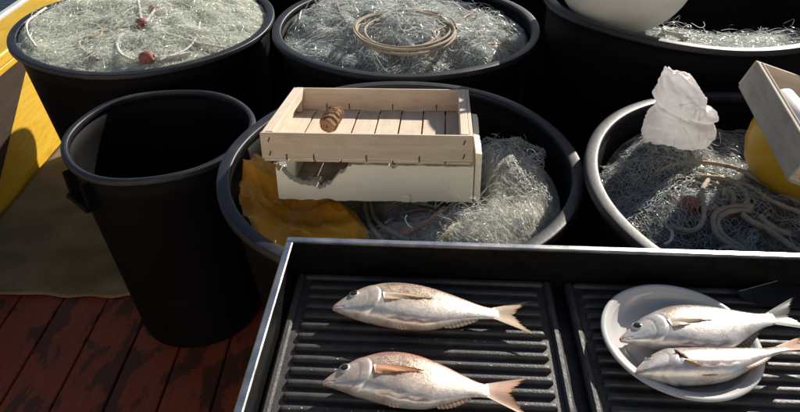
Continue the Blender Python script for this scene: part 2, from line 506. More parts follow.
DX0, DX1, DY0, DY1 = -1.555, 2.9, -1.2, 4.6
V, F = [], []
box(V, F, ((DX0 + DX1) / 2 , (DY0 + DY1) / 2, -.32), (DX1 - DX0 + .3, DY1 - DY0, .55))
deck = tag(link('deck', mesh('deck', V, F, M_BILGE)), kind='structure')
PW = .1485
x = -1.563 + PW / 2 - .003
k = 0
plank_me = {}
while x < DX1:
    # each run of planking is two boards butted at a joint
    jy = [1.05, 2.55, .2, 1.9, 3.1][k % 5]
    for a, bb in ((DY0, jy), (jy, DY1)):
        key = (round(a, 2), round(bb, 2))
        if key not in plank_me:
            V, F = [], []
            box(V, F, (0, 0, 0), (PW - .006, bb - a - .004, .04), None, .003)
            plank_me[key] = mesh('plank', V, F, M_DECK)
        link('plank', plank_me[key], deck, (x, (a + bb) / 2, -.021 + .0012 * math.sin(k * 2.3 + a)))
    x += PW; k += 1

# canvas sheet lying on the deck by the bulwark
n1, n2 = 60, 80
S, T = np.meshgrid(np.linspace(0, 1, n1), np.linspace(0, 1, n2), indexing='ij')
fold = SN(3, 9); fold2 = SN(4, 30)
X = -1.545 + S * 0.95; Y = 1.545 + T * 1.25 + .006 * np.sin(X * 14) + .004 * np.sin(X * 41)
Z = .006 + .004 * (1 + fold(X, Y)) * .8 + .0018 * (1 + fold2(X, Y))
Z = np.maximum(Z, .004)
V = np.stack([X, Y, Z], -1).reshape(-1, 3)
Vb = V.copy(); Vb[:, 2] = .002
Q = grid_quads(n1, n2)
me = quads('canvas_sheet', V, Q[:, ::-1], M_MAT)
cv = link('canvas_sheet', me)
md = cv.modifiers.new('thick', 'SOLIDIFY'); md.thickness = .0025; md.offset = 1
tag(cv, 'brown canvas sheet spread on the red deck beside the yellow bulwark', 'canvas')

# yellow bulwark with cap rail
bw = empty('bulwark', (-1.58, 1.7, 0))
tag(bw, 'yellow painted boat bulwark with a grey edged cap rail', 'bulwark')
bl = 5.7
box_obj('inner_panel', (0, 0, .21), (.03, bl, .50), M_YELLOW, bw, .002)
box_obj('outer_panel', (-.17, 0, .10), (.03, bl, .72), M_HULL, bw, .002)
box_obj('cap_rail', (-.080, 0, .485), (.20, bl, .045), M_YELLOW, bw, .006)
box_obj('edge_trim', (-.197, 0, .492), (.028, bl, .05), M_GREYTRIM, bw, .006)
box_obj('edge_trim', (-.240, 0, .470), (.035, bl, .05), M_GREYTRIM, bw, .006)
for yy in (-1.8, -.6, 1.9):
    box_obj('frame_rib', (.035, yy, .23), (.045, .06, .458), M_YELLOW, bw, .004)

# added dark panel cut to stand in for the slanted shade on the bulwark
M_SHADE_PANEL = wood_mat('shade_panel_wood', (.020, .012, .007), (.040, .024, .014), (.065, .040, .024), 5, 1)
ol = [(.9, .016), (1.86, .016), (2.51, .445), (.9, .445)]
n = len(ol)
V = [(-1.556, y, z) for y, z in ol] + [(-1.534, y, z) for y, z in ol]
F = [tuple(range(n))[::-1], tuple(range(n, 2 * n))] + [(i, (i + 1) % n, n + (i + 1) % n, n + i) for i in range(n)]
pk = link('shade_panel', mesh('shade_panel', V, F, M_SHADE_PANEL))
tag(pk, 'dark wooden panel with a slanted end standing in for shade on the yellow bulwark', 'panel')

# unseen house added behind the camera to bounce low sun onto the crate fronts
M_PLASTER = noisy('whitewashed_plaster', [(.3, (.70, .66, .58)), (.55, (.78, .74, .66)), (.8, (.82, .79, .72))], 1.5, (.8, .9), .4, 30, spec=.2, bdist=.01)
M_SHUTTER = noisy('blue_shutter_paint', [(.3, (.05, .12, .20)), (.7, (.08, .17, .27))], 20, (.4, .6), .2, 60)
M_STONE = noisy('quay_stone', [(.3, (.30, .27, .23)), (.7, (.42, .39, .34))], 3, (.7, .9), .5, 20, bdist=.02)
V, F = [], []
box(V, F, (0, -10.8, -.22), (60, 12.6, .44), None, .03)
tag(link('quay', mesh('quay', V, F, M_STONE)), kind='structure')
hs = empty('sun_bounce_house', (0, -5.6, 0)); tag(hs, 'unseen whitewashed house with blue shutters, added behind the camera for bounce light', 'house')
box_obj('wall', (0, -1.5, 2.6), (12, 3.0, 5.2), M_PLASTER, hs, .02)
box_obj('roof', (0, -1.5, 5.3), (12.5, 3.5, .2), M_STONE, hs, .03)
for xx in (-4.2, 4.2):
    w_ = box_obj('window', (xx, .012, 3.4), (.9, .05, 1.2), M_SHUTTER, hs, .01)
    box_obj('window_sill', (xx, .05, 2.76), (1.1, .12, .06), M_STONE, hs, .01)
box_obj('door', (4.2, .012, 1.05), (1.0, .05, 2.1), M_SHUTTER, hs, .01)

# ------------------------------------------------------------------ tubs
def tub(name, label, cx, cy, zr, Rr, rb, rimw=.019, seed=0, lip=.015, group='black plastic net tubs', handles=True, hang=0.0, tilt=(0, 0)):
    r = np.random.default_rng(seed)
    ph = r.uniform(0, 6.28, 4)
    wob = lambda th: (1 + .006 * np.sin(2 * th + ph[0]) + .003 * np.sin(3 * th + ph[1]), .004 * np.sin(2 * th + ph[2]) + .002 * np.sin(5 * th + ph[3]))
    root = empty(name, (cx, cy, 0), (tilt[0], tilt[1], 0))
    rt = Rr - rimw
    prof = [(.001, .003), (rb * .55, .003), (rb - .02, .003), (rb - .006, .006), (rb, .014)]
    for t in np.linspace(.03, 1, 12):
        prof.append((rb + (rt - rb) * t, .014 + (zr - .010 - .014) * t))
    inn = []
    for t in np.linspace(1, .03, 12):
        inn.append((rb + (rt - rb) * t - .007, .014 + (zr - .010 - .014) * t))
    inn += [(rb - .02, .014), (rb * .5, .012), (.001, .012)]
    Vv, Q = lathe(prof + inn, 112, wob)
    link('wall', quads('wall', Vv, Q, M_PLASTIC), root)
    # rolled rim: flat top flange with rounded shoulders and a turned down lip
    e = .0035
    ri = rt - .009
    pr = [(ri, zr - .022), (ri, zr - e * 2), (ri, zr - e), (ri + e * .3, zr - e * .3), (ri + e, zr), (ri + e * 2, zr + .0003), (ri + (Rr - ri) * .5, zr + .0010), (Rr - e * 2.2, zr + .0003), (Rr - e, zr), (Rr - e * .3, zr - e * .3), (Rr, zr - e), (Rr, zr - e * 2),
          (Rr + .001, zr - lip + .004), (Rr + .001, zr - lip), (Rr - .002, zr - lip - .002), (Rr - .006, zr - lip - .002), (Rr - .008, zr - lip + .003), (Rr - .008, zr - e - .008), (ri + .012, zr - e - .010)]
    Vv, Q = lathe(pr, 128, wob, closed=True)
    link('rim', quads('rim', Vv, Q, M_RIM), root)
    if handles:
        for s in (0, math.pi):
            a = hang + s
            Mx = Matrix.Rotation(a, 4, 'Z')
            Vv, Ff = [], []
            rr = rb + (rt - rb) * ((zr - .12) / zr)
            box(Vv, Ff, (rr + .014, 0, zr - .105), (.040, .11, .014), Mx, .004)
            box(Vv, Ff, (rr + .010, .048, zr - .070), (.030, .012, .07), Mx, .003)
            box(Vv, Ff, (rr + .010, -.048, zr - .070), (.030, .012, .07), Mx, .003)
            link('handle', mesh('handle', Vv, Ff, M_PLASTIC), root)
    tag(root, label, 'tub', group)
    return root

TUBS = {  # centre x, y, rim height, rim radius, base radius
    'A': (-.902, 2.230, .695, .450, .365),
    'D': (.019, 2.089, .740, .440, .372),
    'B': (.002, 1.229, .739, .405, .310),
    'E': (.881, 1.967, .871, .440, .385),
    'F': (.797, 1.053, .786, .420, .330),
}
tub('net_tub', 'round black tub heaped with pale net and red floats beside yellow bulwark', *TUBS['A'], seed=1, handles=False)
tub('net_tub', 'round black tub of bluish net with tan rope coil on top', *TUBS['D'], seed=2, hang=-.45)
tub('net_tub', 'round black tub holding the wooden crate, orange oilskin and net', *TUBS['B'], seed=3, handles=False)
tub('net_tub', 'tallest black tub holding a big white buoy', *TUBS['E'], seed=4, handles=False)
tub('net_tub', 'round black tub holding white bag, ropes and yellow bowl', *TUBS['F'], seed=5, handles=False)
tub('refuse_bin', 'small empty black bin standing between bulwark and crate tub', -.641, 1.510, .658, .250, .192, rimw=.008, seed=6, lip=.014, group='empty bins', hang=R(228))

for i, (bx_, lb) in enumerate(((-.50, 'black tub in the back row, added to darken the gap between the pale net tub and the coil tub'), (.47, 'black tub in the back row, added to darken the gap between the coil tub and the tallest tub'), (1.45, 'black tub in the back row, added behind the right side of the tallest tub'))):
    TUBS['back%d' % i] = (bx_, 3.02, .73, .45, .39)
    tub('net_tub', lb, *TUBS['back%d' % i], seed=20 + i, handles=False)  # extra row added so the gaps between the front tubs stay dark
# unseen locker added outside the right edge to shade the right-hand tub
lk = empty('shade_locker', (1.80, 1.93, 0), (0, 0, R(4)))
tag(lk, 'tall white locker added out of view to shade the right-hand tub', 'locker')
M_SHADE_LOCKER = noisy('white_shade_locker', [(.3, (.62, .62, .60)), (.7, (.72, .72, .70))], 5, (.4, .6), .1, 60)
box_obj('body', (0, 0, .77), (.46, .62, 1.50), M_SHADE_LOCKER, lk, .015)
box_obj('plinth', (0, 0, .009), (.42, .58, .016), M_HULL, lk, .002)
box_obj('door', (-.236, 0, .78), (.010, .52, 1.36), M_SHADE_LOCKER, lk, .004)
box_obj('handle', (-.250, -.20, .85), (.016, .02, .14), M_STEEL, lk, .005)

# ------------------------------------------------------------------ nets
def net_surface(root, hf, Rn, mat, n=70, m=120):
    rr = np.linspace(0.0, 1, n) ** .8 * Rn
    th = np.linspace(0, 2 * math.pi, m, endpoint=False)
    Rr, Th = np.meshgrid(rr, th, indexing='ij')
    X = Rr * np.cos(Th); Y = Rr * np.sin(Th)
    Z = hf(X, Y)
    V = np.stack([X, Y, Z], -1).reshape(-1, 3)
    return link('net_bulk', quads('net_bulk', V, grid_quads(n, m, True), mat), root)

def tints(n, pal, w, r, sd=.12):
    c = np.array(pal)[r.choice(len(pal), n, p=np.array(w) / sum(w))]
    return np.clip(c * (1 + sd * r.standard_normal((n, 1))), .02, .9)

def net_strands(root, hf, Rn, n, seg, step, rad, pal, w, seed, comb=.5, curl=.35, lift=.012, freq=7, area=None, name='net_twine', loose=.1):
    r = np.random.default_rng(seed)
    fld = SN(seed + 50, freq); fz = SN(seed + 70, 60); fz2 = SN(seed + 71, 140)
    if area is None:
        rr = Rn * np.sqrt(r.uniform(0, 1, n)); th = r.uniform(0, 2 * math.pi, n)
        p = np.stack([rr * np.cos(th), rr * np.sin(th)], -1)
    else:
        p = area(r, n)
    a = fld(p[:, 0], p[:, 1]) * 1.6 + r.normal(0, comb, n) + np.where(r.random(n) < .5, math.pi, 0)
    kur = r.normal(0, curl, n)
    jz = np.abs(r.normal(0, lift, n)) * np.where(r.random(n) < loose, 2.2, 1) + .0008
    P = np.empty((n, seg + 1, 3))
    wav = r.uniform(0, 6.28, n)
    for i in range(seg + 1):
        P[:, i, :2] = p
        P[:, i, 2] = hf(p[:, 0], p[:, 1]) + jz * (1 - .8 * sstep(.82, 1.0, np.hypot(p[:, 0], p[:, 1]) / Rn)) * (.72 + .28 * np.sin(wav + i * min(.55, step * 45))) + .0016 * fz(p[:, 0], p[:, 1])
        kur = kur * .9 + r.normal(0, curl * .35, n)
        a = a + kur
        p = p + step * np.stack([np.cos(a), np.sin(a)], -1)
        d = np.linalg.norm(p, axis=1)
        over = d > Rn
        p[over] *= (Rn / d[over])[:, None]
        a[over] += .9
    Vv, Q = tubes(P, np.clip(rad * (1 + .3 * r.standard_normal(n)), rad * .5, rad * 2), 2)
    me = quads(name, Vv, Q, M_STRAND)
    c = tints(n, pal, w, r)
    vcol(me, 'tint', np.repeat(c, (seg + 1) * 2, 0))
    o = link(name, me, root)
    o['kind'] = 'stuff'
    return o

def diamond_sheet(root, hf, corners, nu, nv, rad, pal, w, seed, warp=.012, lift=.02, zfold=.012):
    """knotted mesh draped in folds: one quad of diamond meshes, corners in local xy"""
    r = np.random.default_rng(seed)
    U, Vv = np.meshgrid(np.linspace(0, 1, nu), np.linspace(0, 1, nv), indexing='ij')
    Uo = U + (np.arange(nv)[None, :] % 2) * .5 / nu
    c = np.array(corners, float)
    xy = (c[0] * (1 - Uo[..., None]) + c[1] * Uo[..., None]) * (1 - Vv[..., None]) + (c[3] * (1 - Uo[..., None]) + c[2] * Uo[..., None]) * Vv[..., None]
    s1, s2, s3, s4 = SN(seed, 22), SN(seed + 1, 22), SN(seed + 2, 70), SN(seed + 3, 70)
    x = xy[..., 0] + warp * s1(xy[..., 0], xy[..., 1]) + warp * .4 * s3(xy[..., 0], xy[..., 1]) + r.normal(0, .002, U.shape)
    y = xy[..., 1] + warp * s2(xy[..., 0], xy[..., 1]) + warp * .4 * s4(xy[..., 0], xy[..., 1]) + r.normal(0, .002, U.shape)
    s5 = SN(seed + 5, 30); s6 = SN(seed + 6, 90)
    z = hf(x, y) + lift + zfold * s5(xy[..., 0], xy[..., 1]) + zfold * .35 * s6(xy[..., 0], xy[..., 1])
    z = np.maximum(z, hf(x, y) + .001)
    K = np.stack([x, y, z], -1)
    A, B = [], []
    for j in range(nv - 1):
        o = j % 2
        A.append(K[:, j]); B.append(K[:, j + 1])
        if o == 0: A.append(K[1:, j]); B.append(K[:-1, j + 1])
        else: A.append(K[:-1, j]); B.append(K[1:, j + 1])
    A = np.concatenate(A); B = np.concatenate(B)
    mid = (A + B) / 2; mid += r.normal(0, .0018, mid.shape)
    P = np.stack([A, mid, B], 1)
    V2, Q = tubes(P, rad)
    me = quads('net_mesh', V2, Q, M_STRAND)
    vcol(me, 'tint', np.repeat(tints(len(P), pal, w, r), 9, 0))
    o = link('net_mesh', me, root); o['kind'] = 'stuff'
    return o

PALE = [(.80, .83, .74), (.70, .74, .66), (.86, .88, .81), (.56, .60, .54), (.62, .50, .43)]
PALEW = [5, 4, 3, 2, .5]
BLUE = [(.52, .58, .58), (.68, .73, .71), (.32, .37, .38), (.80, .81, .79), (.50, .40, .33)]
BLUEW = [4, 3, 3, 2, .8]
WHITE = [(.86, .86, .79), (.78, .79, .72), (.88, .88, .83), (.62, .64, .58), (.62, .50, .40)]
WHITEW = [4, 3, 3, 2, .6]

def folds(seed, amp, f1=9, f2=26):
    a, b, c = SN(seed, f1), SN(seed + 1, f2), SN(seed + 2, 60)
    def g(x, y):
        return amp * (a(x, y) * .7 + (.55 - np.abs(b(x, y))) * .45 + c(x, y) * .14)
    return g

NETS = {}
def net(key, label, base_z, dome, Rn, amp, seed, extra=None):
    cx, cy, zr, Rr, rb = TUBS[key]
    root = empty('fishing_net', (cx, cy, base_z))
    g = folds(seed, amp)
    def hf(x, y):
        rr = np.hypot(x, y) / Rn
        h = dome * (1 - rr ** 2) + g(x, y) * (1 - .75 * sstep(.8, 1.0, rr))
        if extra is not None: h = h + extra(x, y)
        return h
    tag(root, label, 'net', 'fishing nets packed in the tubs')
    NETS[key] = (root, hf, Rn, cx, cy, base_z)
    return root, hf

# tub A: pale dense net up to the rim
root, hf = net('A', 'pale green fishing net heaped with red floats next to yellow bulwark', .684, .042, .418, .014, 101)
net_surface(root, hf, .421, M_BULK_PALE)
net_strands(root, hf, .419, 38000, 9, .0052, .00042, PALE, PALEW, 201, comb=1.4, curl=.6, lift=.010)
net_strands(root, hf, .412, 1200, 26, .014, .0005, PALE, PALEW, 202, comb=.4, curl=.10, lift=.014, freq=5)
# tub D
root, hf = net('D', 'bluish green fishing net under the tan rope coil', .698, .032, .406, .026, 111)
net_surface(root, hf, .409, M_BULK_BLUE)
net_strands(root, hf, .406, 17000, 9, .0066, .00042, BLUE, [3, 3, 2, 4, .8], 211, comb=1.0, curl=.5, lift=.010)
net_strands(root, hf, .398, 1800, 24, .014, .0005, BLUE, BLUEW, 212, comb=.35, curl=.09, lift=.016, freq=5)
diamond_sheet(root, hf, [(-.33, -.16), (-.05, -.34), (.02, -.05), (-.30, .12)], 34, 56, .0006, BLUE, [2, 4, .5, 6, .1], 214, warp=.02, lift=.012, zfold=.012)
diamond_sheet(root, hf, [(.05, -.33), (.34, -.12), (.30, .16), (.06, -.02)], 34, 56, .0006, WHITE, [2, 2, 5, .5, .4], 215, warp=.02, lift=.012, zfold=.012)
# tub B
cB = TUBS['B']
def exB(x, y):   # sinks at the back, heaped towards the right front
    return .030 * np.exp(-((x - .17) ** 2 + (y + .12) ** 2) / .03) - .055 * sstep(.08, .3, y) * sstep(-.1, .15, x + .2) - .015 * sstep(0, -.3, x) - .045 * sstep(-.17, -.10, y) * (1 - sstep(.17, .21, x)) * sstep(-.30, -.24, x)
root, hf = net('B', 'whitish fishing net filling the tub under the wooden crate', .640, .022, .362, .014, 121, exB)
net_surface(root, hf, .366, M_BULK_DARK)
def areaB(r, n):
    q = np.r_[r.normal(0, 1, (n * 5, 2)) * (.055, .11) + (.245, -.07), r.normal(0, 1, (n * 2, 2)) * (.07, .04) + (.15, -.225)]
    r.shuffle(q)
    q = q[(np.hypot(q[:, 0], q[:, 1]) < .357) & ((q[:, 0] > .18) | (q[:, 1] < -.15))]
    return q[:n]
net_strands(root, hf, .362, 38000, 9, .0050, .00027, WHITE, WHITEW, 221, comb=2.5, curl=.8, lift=.016, area=areaB)
net_strands(root, hf, .362, 9000, 12, .007, .00034, WHITE, WHITEW, 222, comb=1, curl=.45, lift=.010)
diamond_sheet(root, hf, [(.17, -.10), (.335, -.10), (.31, .13), (.17, .22)], 26, 60, .00055, WHITE, [3, 2, 5, .5, .2], 223, lift=.045, zfold=.018)
diamond_sheet(root, hf, [(-.33, -.02), (-.16, -.02), (-.14, .16), (-.30, .13)], 18, 26, .0005, BLUE, [3, 4, 1, 4, .2], 224, lift=.02)
# tub E
def exE(x, y):
    return -.30 * sstep(-.10, .22, y)
root, hf = net('E', 'dark net with pale strands beside the big white buoy', .775, .02, .395, .012, 131, exE)
net_surface(root, hf, .398, M_BULK_DARK)
net_strands(root, hf, .39, 3500, 12, .008, .0004, BLUE, BLUEW, 231, comb=.5, curl=.22, lift=.012)
for i in range(3):
    root, hf = net('back%d' % i, ['net in the back row tub behind the pale net tub', 'net in the back row tub behind the coil tub', 'net in the back row tub behind the tallest tub'][i], .66, .03, .39, .016, 151 + i)
    net_surface(root, hf, .385, M_BULK_BLUE, 40, 70)
# tub F
def exF(x, y):
    return .018 * np.exp(-((x + .22) ** 2 + (y - .0) ** 2) / .02) + .045 * np.exp(-((x + .165) ** 2 + (y - .25) ** 2) / .012)
root, hf = net('F', 'silvery net lying under the ropes and the white bag', .695, .014, .380, .013, 141, exF)
net_surface(root, hf, .383, M_BULK_BROWN)
net_strands(root, hf, .379, 7500, 12, .0065, .0004, BLUE, [3, 2, 4, 2, 1.2], 241, comb=1, curl=.5, lift=.010)
diamond_sheet(root, hf, [(-.36, -.14), (-.13, -.26), (-.06, .14), (-.33, .18)], 30, 48, .00062, BLUE, [1, 4, .5, 6, .1], 242, lift=.022, zfold=.014)

# ------------------------------------------------------------------ ropes and floats
def on_net(key, px, py, dz=.016):
    root, hf, Rn, cx, cy, bz = NETS[key]
    z = bz + .02
    for _ in range(6):
        q = at(px, py, z)
        z = bz + float(hf(q[0] - cx, q[1] - cy)) + dz
    return at(px, py, z)

def rope_mesh(P, rad, mat, sides=7, n=None, twist=True):
    P = np.asarray(P)[None]
    k = P.shape[1]
    V, Q = tubes(P, rad, sides)
    V = V.reshape(k, sides, 3)
    if twist:   # laid strands: bulge runs round the rope
        d = V - P[0][:, None]
        L = np.r_[0, np.cumsum(np.linalg.norm(np.diff(P[0], axis=0), axis=1))]
        a = np.arange(sides)[None] * 2 * math.pi / sides
        V = P[0][:, None] + d * (1 + .16 * np.sin(3 * a - L[:, None] / rad * 1.1))[..., None]
    V = V.reshape(-1, 3)
    nv = len(V)
    V = np.r_[V, P[0][:1], P[0][-1:]]
    caps = [(nv, (s + 1) % sides, s, s) for s in range(sides)]
    me = quads('rope', V, Q, mat)
    return me

def rope(name, label, paths, rad, mat, cat='rope', n=90, closed=False):
    """one rope laid along one or several runs; runs after the first are parts"""
    root = None
    for i, pth in enumerate(paths):
        P = spline(pth, n)
        c = np.array(P).mean(0); c[2] = np.min(P[:, 2]) - rad
        if root is None:
            root = empty(name, c); tag(root, label, cat); base = c
        o = link('strand', rope_mesh(P - base, rad, mat), root)
    return root

# tub A lines and floats
rope('white_rope', 'white float line curling across the pale net near three red floats', [
    [on_net('A', *q) for q in ((138, 1), (140, 12), (142, 23))],
    [on_net('A', *q) for q in ((142, 26), (150, 17), (154, 11), (158, 5))],
    [on_net('A', *q) for q in ((128, 32), (119, 38), (117, 46), (122, 55), (135, 60), (150, 58), (168, 57), (190, 53))]], .0052, M_ROPE_WHITE)
rope('thin_rope', 'brown cord looping over the left of the pale net', [
    [on_net('A', *q) for q in ((98, 26), (102, 31), (98, 37), (85, 38), (79, 43), (84, 51), (98, 60))],
    [on_net('A', *q) for q in ((85, 40), (110, 29), (128, 27), (142, 25))]], .0044, M_ROPE_TAN)
rope('thin_rope', 'pale cord along the far left edge of the pale net', [
    [on_net('A', *q) for q in ((46, 8), (36, 15), (27, 23), (28, 34), (36, 47))]], .0042, M_ROPE_WHITE)
rope('thin_rope', 'thin pale cord stretched over the right of the pale net', [
    [on_net('A', *q) for q in ((150, 28), (172, 35), (195, 42), (225, 48))],
    [on_net('A', *q) for q in ((160, 60), (185, 50), (196, 38), (200, 22))]], .0036, M_ROPE_WHITE)

def floatling(key, px, py, label, yaw, s=1.0):
    p = on_net(key, px, py, .016 * s)
    pr = [(.004, -.021), (.010, -.0205), (.0155, -.016), (.0185, -.006), (.0185, .006), (.0155, .016), (.010, .0205), (.004, .021), (.0035, .012), (.0035, -.012)]
    V, Q = lathe([(a * s, b * s) for a, b in pr], 20, closed=True)
    o = link('net_float', quads('net_float', V, Q, M_FLOAT), None, p, (R(78), 0, yaw))
    tag(o, label, 'float', 'red floats on the pale net')
floatling('A', 142, 24, 'larger dark red float at the end of the white line on the pale net', .5, 1.05)
floatling('A', 154, 10, 'small dark red float farthest back on the pale net', -.6, .8)
floatling('A', 147, 58, 'upright dark red float nearest the tub rim on the pale net', 1.5, 1.1)

# tub D coil
def coil(key, px, py, ra, rb_, turns, rad, label, mat, tail=None, seed=0, z=None, dz=.012, name='rope_coil'):
    r = np.random.default_rng(seed)
    root, hf, Rn, cx, cy, bz = NETS[key]
    c = on_net(key, px, py, dz) if z is None else at(px, py, z)
    th = np.linspace(0, 2 * math.pi * turns, int(46 * turns))
    w1, w2 = r.uniform(0, 6, 2)
    k = th / (2 * math.pi)
    rr = 1 + .14 * np.sin(k * 2.1 + w1) + .05 * np.sin(th * .37 + w2) + .02 * np.sin(th * 3)
    x = c[0] + ra * rr * np.cos(th) + ra * .11 * np.sin(k * 1.7 + w1); y = c[1] + rb_ * rr * np.sin(th) + rb_ * .10 * np.cos(k * 2.3)
    if z is None:
        zz = np.maximum(bz + hf(x - cx, y - cy) + dz * .6, c[2] - .018) + k * rad * .5 + .004 * np.sin(th * .8 + w2)
    else:
        zz = c[2] + k * rad * .9 + .006 * np.sin(th + w1)
    P = np.stack([x, y, zz], -1)
    b = np.array([c[0], c[1], zz.min() - rad])
    o = empty(name, b); tag(o, label, 'rope')
    link('coil', rope_mesh(P - b, rad, mat), o)
    if tail is not None:
        link('rope_end', rope_mesh(spline(tail, 70) - b, rad, mat), o)
    return o
coil('D', 404, 26, .140, .152, 4.4, .0043, 'tan rope coil resting on the bluish net', M_ROPE_TAN,
     [on_net('D', *q, .016) for q in ((352, 33), (346, 22), (340, 12), (337, 4))], 3)
rope('thin_rope', 'pink brown cord twisting over the right of the bluish net', [
    [on_net('D', *q) for q in ((432, 33), (450, 24), (470, 14), (482, 4))], [on_net('D', *q) for q in ((455, 52), (470, 46), (490, 44), (512, 46))]], .0028, M_ROPE_PINK)
rope('thin_rope', 'pale cord end at the left edge of the bluish net', [
    [on_net('D', *q, .015) for q in ((299, 20), (302, 11), (312, 11), (325, 8), (336, 10))]], .0030, M_ROPE_WHITE)

# tub B ropes
rope('tan_rope', 'double tan rope looping out below the white polystyrene box', [
    [on_net('B', *q, .030) for q in ((366, 194), (365, 205), (369, 222), (380, 238), (392, 250))],
    [on_net('B', *q, .030) for q in ((372, 193), (371, 203), (376, 219), (391, 232), (410, 241))],
    [on_net('B', *q, .030) for q in ((456, 196), (452, 208), (448, 224), (438, 240))],
    [on_net('B', *q, .030) for q in ((466, 196), (460, 210), (452, 226), (440, 243))]], .0056, M_ROPE_TAN)
rope('pink_rope', 'pink twisted rope lying on net below the polystyrene box', [
    [on_net('B', *q, .028) for q in ((452, 203), (440, 213), (424, 224), (405, 233), (392, 240))]], .0060, M_ROPE_PINK)
rope('thin_rope', 'thin brown cord tangled under the polystyrene box', [
    [on_net('B', *q, .028) for q in ((388, 206), (402, 200), (420, 203), (436, 206), (446, 200))],
    [on_net('B', *q, .028) for q in ((384, 224), (400, 214), (424, 209), (440, 214))]], .0034, M_ROPE_TAN)

# tub F ropes
coil('F', 704, 192, .075, .068, 3.4, .0052, 'dark tan rope coil in the middle of the silvery net', M_ROPE_TAN,
     [on_net('F', *q, .028) for q in ((708, 180), (702, 192), (704, 212), (700, 226), (688, 231), (670, 226))], 8)
rope('tan_rope', 'double pale rope bending round beside the steel tray rim', [
    [on_net('F', *q, .026) for q in ((752, 207), (732, 207), (716, 213), (713, 224), (720, 238), (742, 252), (760, 262))],
    [on_net('F', *q, .026) for q in ((750, 211), (734, 211), (721, 216), (718, 225), (725, 237), (748, 251), (768, 261))]], .0056, M_ROPE_TAN)
rope('tan_rope', 'long tan rope running below the yellow bowl', [
    [on_net('F', *q, .024) for q in ((655, 172), (680, 163), (710, 163), (740, 170), (775, 190), (805, 204), (830, 212))],
    [on_net('F', *q, .024) for q in ((690, 176), (720, 178), (748, 186), (770, 200), (800, 212), (830, 220))]], .0050, M_ROPE_TAN)
rope('tan_rope', 'knotted rope end with pale ties right of the coil', [
    [on_net('F', *q, .028) for q in ((742, 214), (752, 222), (766, 228), (782, 240), (800, 252))],
    [on_net('F', *q, .032) for q in ((760, 216), (768, 224), (778, 230), (790, 234))]], .0062, M_ROPE_TAN)
rope('thin_rope', 'pale frayed cord on the lit net by the tub rim', [
    [on_net('F', *q, .024) for q in ((666, 226), (672, 232), (671, 240), (664, 245))],
    [on_net('F', *q, .012) for q in ((672, 230), (684, 233), (697, 228))]], .0034, M_ROPE_WHITE)
for (px, py, lb) in ((690, 206, 'dark red float inside the rope coil'),):
    floatling('F', px, py, lb, px * .1, 1.1)

# tub E rope rings
coil('E', 676, 32, .036, .030, 2.3, .0042, 'small pale rope loops beside the white buoy', M_ROPE_WHITE, None, 12, dz=.016)

# ------------------------------------------------------------------ orange oilskin in tub B
root, hfB, RnB, bx, by, bz = NETS['B']
n1, n2 = 130, 110
S, T = np.meshgrid(np.linspace(0, 1, n1), np.linspace(0, 1, n2), indexing='ij')
c00, c10, c11, c01 = at(230, 256, .70)[:2], at(388, 256, .70)[:2], at(340, 172, .70)[:2], at(236, 150, .69)[:2]
XY = (c00 * (1 - S[..., None]) + c10 * S[..., None]) * (1 - T[..., None]) + (c01 * (1 - S[..., None]) + c11 * S[..., None]) * T[..., None]
o1, o2, o3 = SN(301, 16), SN(302, 34), SN(303, 75)
XY = XY + .006 * np.stack([o2(S * .4, T * .4), o1(S * .4, T * .4)], -1)
X, Y = XY[..., 0], XY[..., 1]
d = np.hypot(X - bx, Y - by)
sc = np.minimum(1, .362 / np.maximum(d, 1e-6))
X = bx + (X - bx) * sc; Y = by + (Y - by) * sc
rid = .55 - np.abs(o2(X * 1.0 + .3 * Y, Y * .7))
Z = bz + hfB(X - bx, Y - by) + .048 + .010 * o1(X, Y) + .014 * rid + .003 * o3(X, Y) + .006 * (.6 - np.abs(SN(305, 48)(X + .4 * Y, Y * .6))) + .0035 * (.6 - np.abs(SN(306, 95)(X * .8, Y + .3 * X)))
Z += .030 * sstep(.29, .362, np.hypot(X - bx, Y - by)) + .045 * sstep(-.17, -.10, Y - by) * sstep(-.30, -.24, X - bx) * .2
Z -= .02 * sstep(.9, 1, S)
V = np.stack([X, Y, Z], -1).reshape(-1, 3)
c = V.mean(0); c[2] = V[:, 2].min()
ok = link('oilskin', quads('oilskin', V - c, grid_quads(n1, n2)[:, ::-1], M_OILSKIN), None, c)
md = ok.modifiers.new('thick', 'SOLIDIFY'); md.thickness = .003; md.offset = -1
tag(ok, 'crumpled orange oilskin cloth in the tub left of the polystyrene box', 'cloth')

